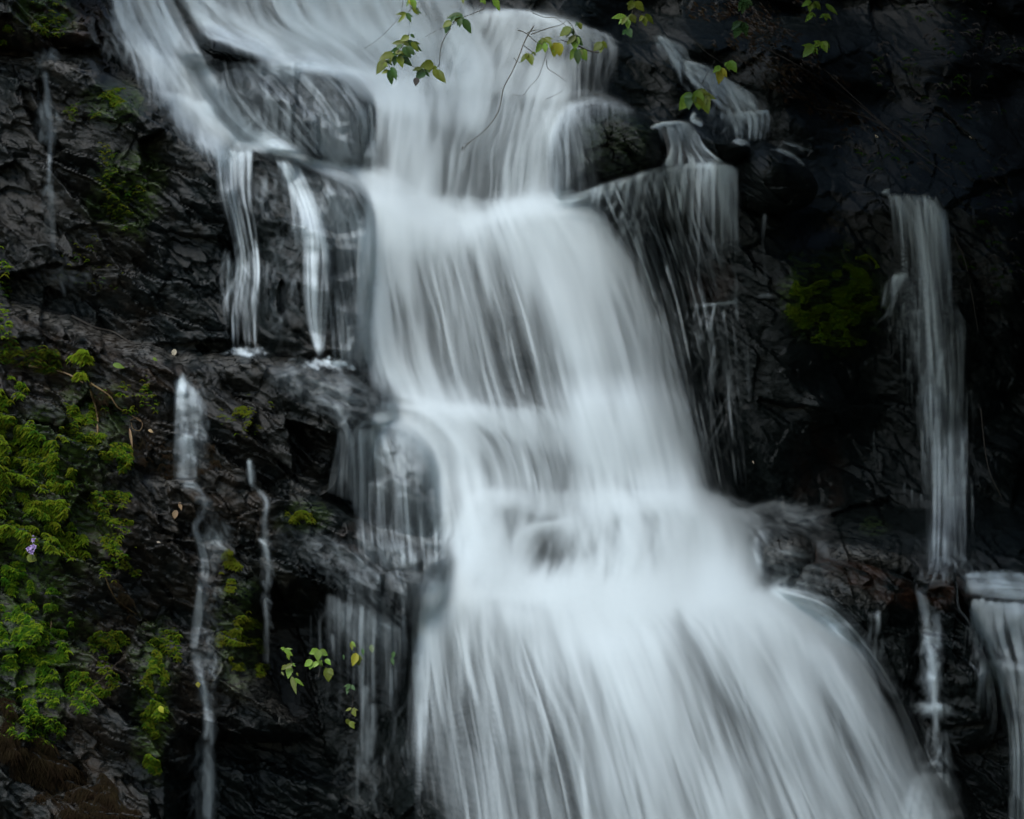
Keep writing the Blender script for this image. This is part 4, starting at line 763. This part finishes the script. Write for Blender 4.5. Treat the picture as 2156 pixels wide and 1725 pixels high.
sprig('hanging_sprig', 'branching sprig with one bright yellow leaf cluster, hanging over the right lip', 'leafy sprig', G, Z4, -1.7,
  [(430,440,392,505,ol),(440,450,345,600,li),(440,440,525,525,ol),(450,500,440,600,li),(500,510,545,600,li),(565,495,520,560,ye),(570,500,545,645,ye,1),(600,500,615,640,ye,1),(590,500,635,560,ye),
   (250,620,160,715,ol),(260,630,292,742,ol),(300,600,335,642,ol),(230,620,250,700,ol)],
  [([(1060,610),(940,585),(800,520),(620,460)],.0065),([(130,350),(220,385),(360,495),(480,520)],.004),([(200,530),(280,590),(350,640)],.0035),([(80,670),(120,710),(165,725)],.003),([(240,380),(330,350),(450,350)],.0035),([(280,400),(470,330),(640,280),(720,190)],.0035),([(300,150),(430,200),(560,210),(680,300),(780,420)],.003),([(480,560),(440,680),(400,800),(360,900),(260,1010),(180,1105),(60,1095)],.0022)])
sprig('bare_twig', 'long bare twig curving down across the upper fall', 'twig', None, Z3, -1.75,
  [(1345,1690,1330,1740,'bark',2)], [([(2160,300),(2060,470),(1990,650),(1900,850),(1812,1020),(1750,1290),(1600,1500),(1400,1660),(1345,1740)],.0045),([(1812,1020),(1750,1020)],.002),([(1400,1660),(1340,1658)],.002)])
sprig('hanging_sprig', 'mid green sprig before the right edge of the top fall, one dark leaf pointing down', 'leafy sprig', G, Z4, -1.7,
  [(740,330,615,400,ol),(750,330,690,425,g),(740,310,700,350,ol),(830,265,862,335,ol),(830,270,790,300,g),(790,420,700,505,ol),(780,415,872,520,g),(790,420,790,560,li),(800,560,738,680,li),(820,580,820,730,g,0),(850,570,915,688,li,1),(850,580,870,640,ol),(1100,500,1005,575,ol),(1110,480,1155,555,ol),(1090,500,1080,600,ol)],
  [([(700,240),(760,310),(800,420),(830,560)],.003),([(460,700),(475,790),(560,850),(690,945)],.003),([(930,1000),(1010,1085),(1130,1100)],.0025),([(460,1145),(560,1100),(640,1055)],.002)], wide=1.15)
sprig('hanging_sprig', 'broad olive sprig against the dark rock just right of the lip', 'leafy sprig', G, Z4, -1.2,
  [(1470,20,1410,110,ol),(1480,30,1585,112,ol),(1375,190,1225,205,li),(1380,200,1330,280,ol),(1390,200,1400,330,li),(1440,175,1482,262,ol),(1460,170,1410,230,ol),(1570,180,1535,245,ol),(1600,170,1692,262,ol),(1585,190,1605,295,ol),(1390,330,1435,425,di),(1380,340,1340,400,di)],
  [([(1500,-80),(1470,20),(1440,180),(1380,195)],.003),([(1470,120),(1560,180),(1600,175)],.003)], wide=1.2)
sprig('hanging_sprig', 'yellow-green sprig beside the grey slanting cascade', 'leafy sprig', G, Z5, -.8,
  [(620,770,540,832,li),(640,790,692,885,ye),(630,790,602,952,ye,1),(600,790,570,870,ye),(705,712,722,815,li,1),(722,708,800,824,li,1),(690,720,665,760,li)], [([(150,285),(330,470),(450,600),(600,700),(720,820),(1000,1000)],.0028)])
sprig('hanging_sprig', 'drooping mid green sprig below the yellow-green one over the alcove', 'leafy sprig', G, Z5, -.9,
  [(285,1080,160,1255,li,1),(260,1100,250,1250,di,1),(300,1090,330,1180,di),(350,1050,375,1250,li,1),(360,1040,480,1085,ol),(390,1080,475,1290,ol,1),(300,1090,200,1120,di),(400,1100,440,1220,ol)], [([(560,700),(450,880),(370,1040),(280,1090)],.0025)])
sprig('hanging_sprig', 'pale lime sprig at the top right, uppermost of the pair against the black', 'leafy sprig', G, Z5, -.6,
  [(1665,20,1565,62,li,1),(1670,30,1650,132,li,1),(1700,20,1772,104,li,1),(1690,150,1605,245,li),(1680,150,1722,195,li),(1690,145,1650,200,li),(1840,52,1962,162,li,2),(1830,162,1768,205,li),(1832,165,1842,242,li),(1838,160,1892,222,li)], [([(1750,-80),(1690,20),(1690,150)],.002),([(1700,60),(1830,60),(1835,160)],.002)])
sprig('hanging_sprig', 'pale lime sprig at the top right, lower of the pair against the black', 'leafy sprig', G, Z5, -.6,
  [(1690,530,1580,645,li,1),(1710,550,1742,622,li),(1700,560,1700,625,li),(1780,490,1690,545,li),(1800,480,1842,595,li,1),(1812,480,1892,545,li)], [([(1690,160),(1780,330),(1800,480),(1700,535),(1545,665)],.002)])
sprig('hanging_sprig', 'dim bluish green sprigs of drooping leaves among brown litter near the top right', 'leafy sprig', G, Z5, -.3,
  [(840,250,755,335,di),(850,250,792,428,di,1),(855,255,850,340,di),(870,260,922,405,di,1),(900,0,838,120,di,1),(925,0,985,62,di),(905,20,868,155,di),(930,20,935,100,di)], [([(910,-80),(900,10),(860,130),(850,250)],.002)])
G2 = 'leafy plants rooted in the dark hollow below the left slabs'
def rooted(label, tf, leaves, twigs, off=-.1, **k):
    off -= .28                                              # they lean out past the dripping curtain
    x = tf[0] + tf[2] * leaves[0][0]; y = tf[1] + tf[2] * leaves[0][1]
    return sprig('leafy_plant', label, 'plant', G2, tf, min(depth(x, y), float(ZS[int((y - GY0) / GS), int((x - GX0) / GS)]) + .2) + off, leaves, twigs, tr=.003, **k)
rooted('bright green plant with broad paired leaves, in the dark hollow beneath the slab', Z6,
  [(1060,500,950,535,li,1),(1060,500,1045,628,li,1),(1075,500,1172,560,li,1),(1000,480,960,500,li),(970,640,870,705,li,1),(975,650,940,745,li,1),(1050,650,1000,715,li,1),(1050,650,1112,705,li,1),(1150,620,1220,680,li,1),(1190,740,1130,800,ol,1),(1190,745,1190,905,ol,1),(1195,745,1252,820,ol,1)],
  [([(1060,860),(1080,700),(1070,500)],.004),([(1080,700),(980,640)],.003),([(1080,690),(1190,740)],.003)], wide=1.15)
rooted('trailing yellow-green plant left of the broad-leaved one', Z6,
  [(560,460,618,520,li),(600,490,550,470,li),(600,490,705,565,li),(640,540,660,625,li),(690,680,745,710,li),(700,685,595,745,ol),(680,720,650,855,li,1),(700,860,755,1060,ol,2),(740,880,852,972,li,2),(700,870,690,945,ol),(560,790,592,832,ol),(760,800,782,845,ol),(620,700,560,760,ol)],
  [([(560,455),(640,540),(700,680),(700,870),(740,1000)],.003)])
rooted('yellowing plant half hidden behind the thin drips', Z6,
  [(1500,380,1555,445,li),(1500,390,1512,488,ol),(1560,540,1528,690,ye,1),(1580,560,1602,690,ol,1),(1650,480,1660,560,di),(1762,430,1785,525,ol),(1390,560,1400,620,di),(2080,520,2050,600,di),(2040,600,2070,690,di)],
  [([(1520,360),(1560,540),(1580,700)],.0025)], off=-.04)
rooted('low plant with small olive leaves on the wet rock at the foot of the drips', Z6,
  [(1500,1280,1425,1312,ol),(1510,1290,1555,1380,ol,1),(1530,1270,1560,1300,ol),(1430,1430,1485,1505,ol),(1480,1460,1535,1545,ol,1),(1480,960,1425,1045,di),(1490,970,1545,1025,di),(1470,1000,1440,1080,di)],
  [([(1490,960),(1520,1180),(1500,1300),(1460,1440)],.0025)], off=-.04)
# ---- moss: drooping tufts, too many to count
def moss(label, mats, areas, size=14, lean=0, kind='stuff', name='moss', droop=1.0, off=.02, wide=.16):
    V, Qs, mi = [], [], []
    base_i = 0; rr = np.random.RandomState(len(label) * 7 + 1)
    for (cx, cy, rx, ry, rot, n) in areas:
        c, s = math.cos(math.radians(rot)), math.sin(math.radians(rot)); made = 0; tries = 0; n = int(n * 2.2)
        while made < n and tries < 6 * n:
            tries += 1
            a, r = rr.rand() * 6.283, math.sqrt(rr.rand()); ex, ey = r * rx * math.cos(a), r * ry * math.sin(a)
            px, py = cx + ex * c - ey * s, cy + ex * s + ey * c
            if float(vnoise(np.array([px / 22.]), np.array([py / 18.]), 1)[0]) + .5 < .34 + .40 * r * r: continue
            made += 1
            y = depth(px, py); o = np.array(at(px, py, y)); L0 = .44 * size * K * rr.uniform(.4, 1.4); m = rr.randint(len(mats))
            for b in range(rr.randint(4, 8)):
                az = rr.uniform(-1.5, 1.5) + lean; L = L0 * rr.uniform(.6, 1.2)
                hx, hz = math.sin(az), math.cos(az) * .5 - .1; oy = -rr.uniform(.4, 1.0)
                P = []
                for t in (0, .5, 1.0):
                    P.append(o + L * np.array([hx * t, oy * t * (1 - .3 * t) * .8, hz * t - droop * .9 * t * t]))
                P = np.array(P); T = P[-1] - P[0]; W = np.cross(T, (rr.uniform(-.5, .5), -1, rr.uniform(0, 1))); W /= np.linalg.norm(W) + 1e-9
                w = L * wide * np.array([.5, 1, .06])
                V.append(P - W * w[:, None]); V.append(P + W * w[:, None])
                for k in range(2): Qs.append((base_i + k, base_i + k + 1, base_i + 3 + k + 1, base_i + 3 + k)); mi.append(m)
                base_i += 6
    me = np_mesh(name, np.concatenate(V) + np.array([0, -off, 0]), np.array(Qs), MAT[mats[0]], smooth=False)
    for m in mats[1:]: me.materials.append(MAT[m])
    me.polygons.foreach_set('material_index', np.array(mi, np.int32))
    return tag(link(name, me), label, kind=kind)
moss('bright green drooping moss covering the rock at the left edge', ['moss', 'moss', 'mossy', 'mossd'], [(40,1010,120,130,20,1500),(90,1110,130,80,10,1100),(20,850,45,60,0,200),(60,1080,60,40,0,200),(10,640,20,150,0,60)], 17)
moss('darker green moss on the rock below the lilac flower', ['mossd', 'moss', 'mossd'], [(60,1330,95,110,10,900),(45,1230,60,50,0,250),(130,1450,110,70,10,330),(60,1520,80,60,0,260)], 14)
moss('scattered moss patches down the slope between the bright moss and the long trickle', ['moss', 'mossy', 'mossd'], [(170,910,50,90,-20,260),(250,965,30,45,0,240),(215,1060,60,70,20,170),(240,1120,50,50,0,110),(160,860,40,40,0,90),(270,830,70,60,30,60),(250,1180,60,60,0,120)], 12)
moss('hanging column of green moss left of the long trickle near the bottom', ['mossd', 'moss', 'mossy'], [(320,1400,36,60,0,330),(325,1500,26,80,0,420),(325,1610,20,60,0,240),(220,1400,60,80,20,420),(360,1360,30,50,0,120)], 12)
moss('yellowish moss on the rock right of the long trickle', ['mossy', 'mossy', 'moss'], [(490,1210,26,60,-20,200),(505,1340,50,60,0,330),(530,1390,40,40,0,150),(640,1090,45,22,30,160),(515,850,26,30,0,50),(520,870,60,50,0,40)], 11)
moss('moss and creeping leaves on the upper left rocks', ['mossy', 'moss', 'mossd'], [(245,205,40,20,-10,170),(190,230,60,30,0,40),(225,350,30,60,0,50),(265,420,50,70,30,80),(190,560,80,70,0,30),(110,30,50,50,0,90),(8,85,24,36,0,200)], 12)
moss('dark mossy patch high on the shaded right wall', ['moss', 'moss', 'mossd'], [(1755,630,95,85,-15,2300),(1790,570,60,45,0,600),(1700,665,50,50,0,350),(1760,715,90,14,5,160)], 8, wide=.16)
moss('ferny green clump on the left ledge beside the fallen leaves', ['moss', 'moss', 'mossy'], [(160,748,40,20,10,130),(185,755,16,12,0,60),(172,780,10,22,0,50)], 22, name='fern_clump')
moss('dull grass tufts on the left ledge', ['mossy', 'straw', 'mossd'], [(80,750,60,24,0,160),(20,745,30,40,0,90),(120,765,60,24,0,140)], 24, name='grass_tufts', wide=.06, droop=.6)
moss('brown dry grass hanging at the bottom left', ['straw', 'dead', 'straw'], [(15,1520,30,80,0,300),(60,1600,70,60,20,420),(150,1660,100,60,15,480),(220,1700,80,40,20,260)], 30, name='dry_grass', wide=.035, droop=1.5, lean=.3)
moss('short brown grass fringe beside the long trickle', ['straw', 'dead'], [(400,990,34,14,0,60),(340,960,80,40,30,90),(255,1240,16,60,-25,90),(440,960,20,40,0,60),(220,830,20,60,0,50)], 20, name='dry_grass', wide=.04, droop=1.4)
# brown litter and dead twigs of the bank above the alcove
moss('brown dead leaves littering the dark bank at the top right', ['dead', 'bark', 'dead'], [(1560,60,70,70,20,160),(1640,130,140,70,30,200),(1720,190,120,60,25,160),(1500,20,60,30,0,60),(1800,260,120,40,25,70),(1640,40,100,50,0,90)], 17, name='leaf_litter', wide=.12, lean=.9, droop=.7)
moss('dark foliage of the shaded bank in the upper right corner', ['bark', 'mossd', 'bark'], [(2000,150,170,170,0,120),(1900,320,160,80,20,50),(2090,500,80,200,0,60)], 24, name='foliage', wide=.14)
for lab, pts in zip(('long dark stem slanting down right through the leaf litter', 'dark stem crossing above the long slanting one', 'thin stem arching low over the black alcove wall', 'thin upright stem right of the tall water column', 'thin stem beside the top of the tall water column'), ([(1600,95),(1700,150),(1800,215),(1900,300),(1960,360)],[(1650,60),(1760,170),(1880,280)],[(1720,230),(1830,250),(1930,320),(2010,380)],[(2065,860),(2080,980),(2110,1050)],[(2010,500),(2035,560),(2060,700)])):
    P = [at(x, y, min(depth(x, y), depth(x + 5, y + 5)) - .1) for x, y in pts]
    tag(tube('dead_stem', P, .008, .003, MAT['bark']), lab, 'stem', 'dead stems on the right bank')
# ---- roots on the left ledge
def rootlet(label, pts, r, mat='root'):
    P = [at(x, y, depth(x, y) - .03) for x, y in pts]; tag(tube('root', P, r, r * .5, MAT[mat]), label, 'root', 'roots on the left rocks')
rootlet('yellowish root hanging straight down from the left ledge', [(191,806),(193,830),(200,852),(206,885),(205,917)], .012)
rootlet('yellowish root slanting down right from the left ledge', [(192,808),(230,833),(248,858),(272,872),(297,888)], .008)
rootlet('thin coiled root above the pale hanging leaf', [(275,885),(290,880),(300,893),(294,907),(280,903),(276,890)], .004)
rootlet('pale root running along the top of the left ledge', [(60,770),(118,780),(148,790),(175,806)], .010, 'tan')
rootlet('long brown root lying over the ledge under the upper buttress', [(150,665),(200,690),(240,700),(275,722),(300,735)], .012, 'bark')
rootlet('golden rootlet trailing down the slope left of the long trickle', [(219,1205),(232,1240),(248,1264),(282,1290),(317,1311)], .006)
# ---- fallen leaves, each one by itself
def fallen(label, px, py, ln, ang, mat, wide=1.3, shape=1, hang=False):
    a = math.radians(ang); y = depth(px, py) - .05
    o = leaf(px - .5 * ln * math.cos(a), py - .5 * ln * math.sin(a), px + .5 * ln * math.cos(a), py + .5 * ln * math.sin(a), y, mat, wide, shape, None, 'fallen_leaf', (0, -1, .5), 0)
    tag(o, label, 'fallen leaf', 'fallen leaves on the rocks')
fallen('small round yellow leaf beside the long trickle', 417, 1443, 13, 80, 'yellow', 1.6)
fallen('yellow leaf on the dark rock left of the long trickle', 340, 1495, 17, 60, 'yellow', 1.5)
fallen('yellow-green leaf lying on the left ledge', 251, 771, 26, 12, 'lime', 1.0)
fallen('small pale green leaf on the ledge left of the trickle mouth', 327, 757, 12, 30, 'lime', 1.2)
fallen('pale curled leaf on the ledge near the trickle mouth', 366, 744, 17, 110, 'pale', 1.4)
fallen('tan leaf hanging straight down below the coiled root', 276, 925, 44, 82, 'tan', .55, 2)
fallen('narrow tan leaf hanging below the left ledge', 205, 905, 24, 88, 'tan', .6, 2)
fallen('orange-brown leaf in the bright moss beside the bare rock', 368, 1085, 22, 110, 'tan', 1.2)
fallen('pinkish brown leaf right of the scattered moss', 380, 1067, 18, 75, 'tan', .9)
fallen('small orange leaf on the slope left of the trickle foot', 318, 908, 12, 25, 'tan', 1.2)
fallen('tan leaf stuck in the dark green moss', 108, 1313, 26, 100, 'tan', .5, 2)
fallen('tiny pale leaf under the bright moss', 335, 1143, 10, 20, 'pale', 1.2)
fallen('white scrap of leaf on the black wall at right, the brighter one', 1847, 289, 15, 40, 'pale', .7)
fallen('tiny pale scrap of leaf on the black wall near the right edge', 2044, 290, 9, 40, 'pale', .7)
fallen('small tan leaf at the upper end of the foam basin wash', 1586, 974, 8, 60, 'pale', 1.0)
# ---- lilac flower
fy = depth(66, 1155) - .14
fl = empty('lilac_flower', at(67, 1170, fy)); bpy.context.view_layer.update(); tag(fl, 'small lilac flower heads above a round yellow-green leaf in the bright moss', 'flower')
def head(px, py, r):
    V, Q = [], []
    for i in range(26):
        a, b = random.uniform(0, 6.28), random.uniform(-.2, 1.2); L = r * K * random.uniform(.7, 1.1)
        d = Vector((math.cos(a) * math.cos(b), -abs(math.sin(b)) - .2, math.sin(a) * math.cos(b) * .7)).normalized()
        w = d.cross(Vector((0, -1, .3))).normalized() * L * .22; c = at(px, py, fy - .02) - fl.location; k = len(V)
        V += [c - w * .4, c + d * L * .6 - w, c + d * L, c + d * L * .6 + w]; Q.append((k, k + 1, k + 2, k + 3))
    link('flower_head', np_mesh('flower_head', np.array([tuple(v) for v in V]), np.array(Q), MAT['lilac'], smooth=False), fl)
for x, y, r in ((71,1137,6),(61,1156,8),(71,1151,8),(68,1163,8),(70,1129,3)): head(x, y, r)
tube('stem', [at(68, 1178, fy) - fl.location, at(69, 1160, fy) - fl.location, at(71, 1137, fy) - fl.location], .003, .002, MAT['green'], fl)
leaf(58, 1172, 78, 1180, fy + .01, 'olive', 2.0, 1, fl, 'leaf', (0, -1, .5), 0)
# ---- unseen trees added above and beside the picture to shade the right side
def shade_tree(label, x, y, z, rad, n, seed):
    rr = np.random.RandomState(seed); t = empty('unseen_shade_tree', (x + 1.5, y + 2.0, z - 3)); bpy.context.view_layer.update(); tag(t, label, 'tree', 'unseen trees added for shade')
    c = rr.randn(n, 3) * np.array(rad) * .5; c = c[np.abs(c).max(1) < 9]
    c = c + np.array([x, y, z]); f = (24 + c[:, 1]) / 24; c = c[(c[:, 0] > 4 * f + .5) | (c[:, 2] > 3.2 * f + .5)] - np.array(t.location); d = rr.randn(len(c), 3); d /= np.linalg.norm(d, axis=1)[:, None]; e = np.cross(d, rr.randn(len(c), 3)); e /= np.linalg.norm(e, axis=1)[:, None]
    s = rr.uniform(.25, .5, (len(c), 1)); V = np.stack([c - d * s, c + e * s * .5, c + d * s, c - e * s * .5], 1).reshape(-1, 3)
    link('crown', np_mesh('crown', V, np.arange(len(V)).reshape(-1, 4), MAT['green'], smooth=False), t)
    tube('trunk', [(0, 0, -2), (-.5, -.6, 1), (-1.5, -2, 3)], .25, .1, MAT['bark'], t, 8)
shade_tree('dense unseen tree added above the gorge to shade the right side', 4.4, -3.8, 5.4, (3.0, 5.0, 2.4), 18000, 1)
shade_tree('unseen leafy tree added beside the gorge for shade', 5.4, -5.2, 1.5, (1.8, 5.4, 6.5), 16000, 2)
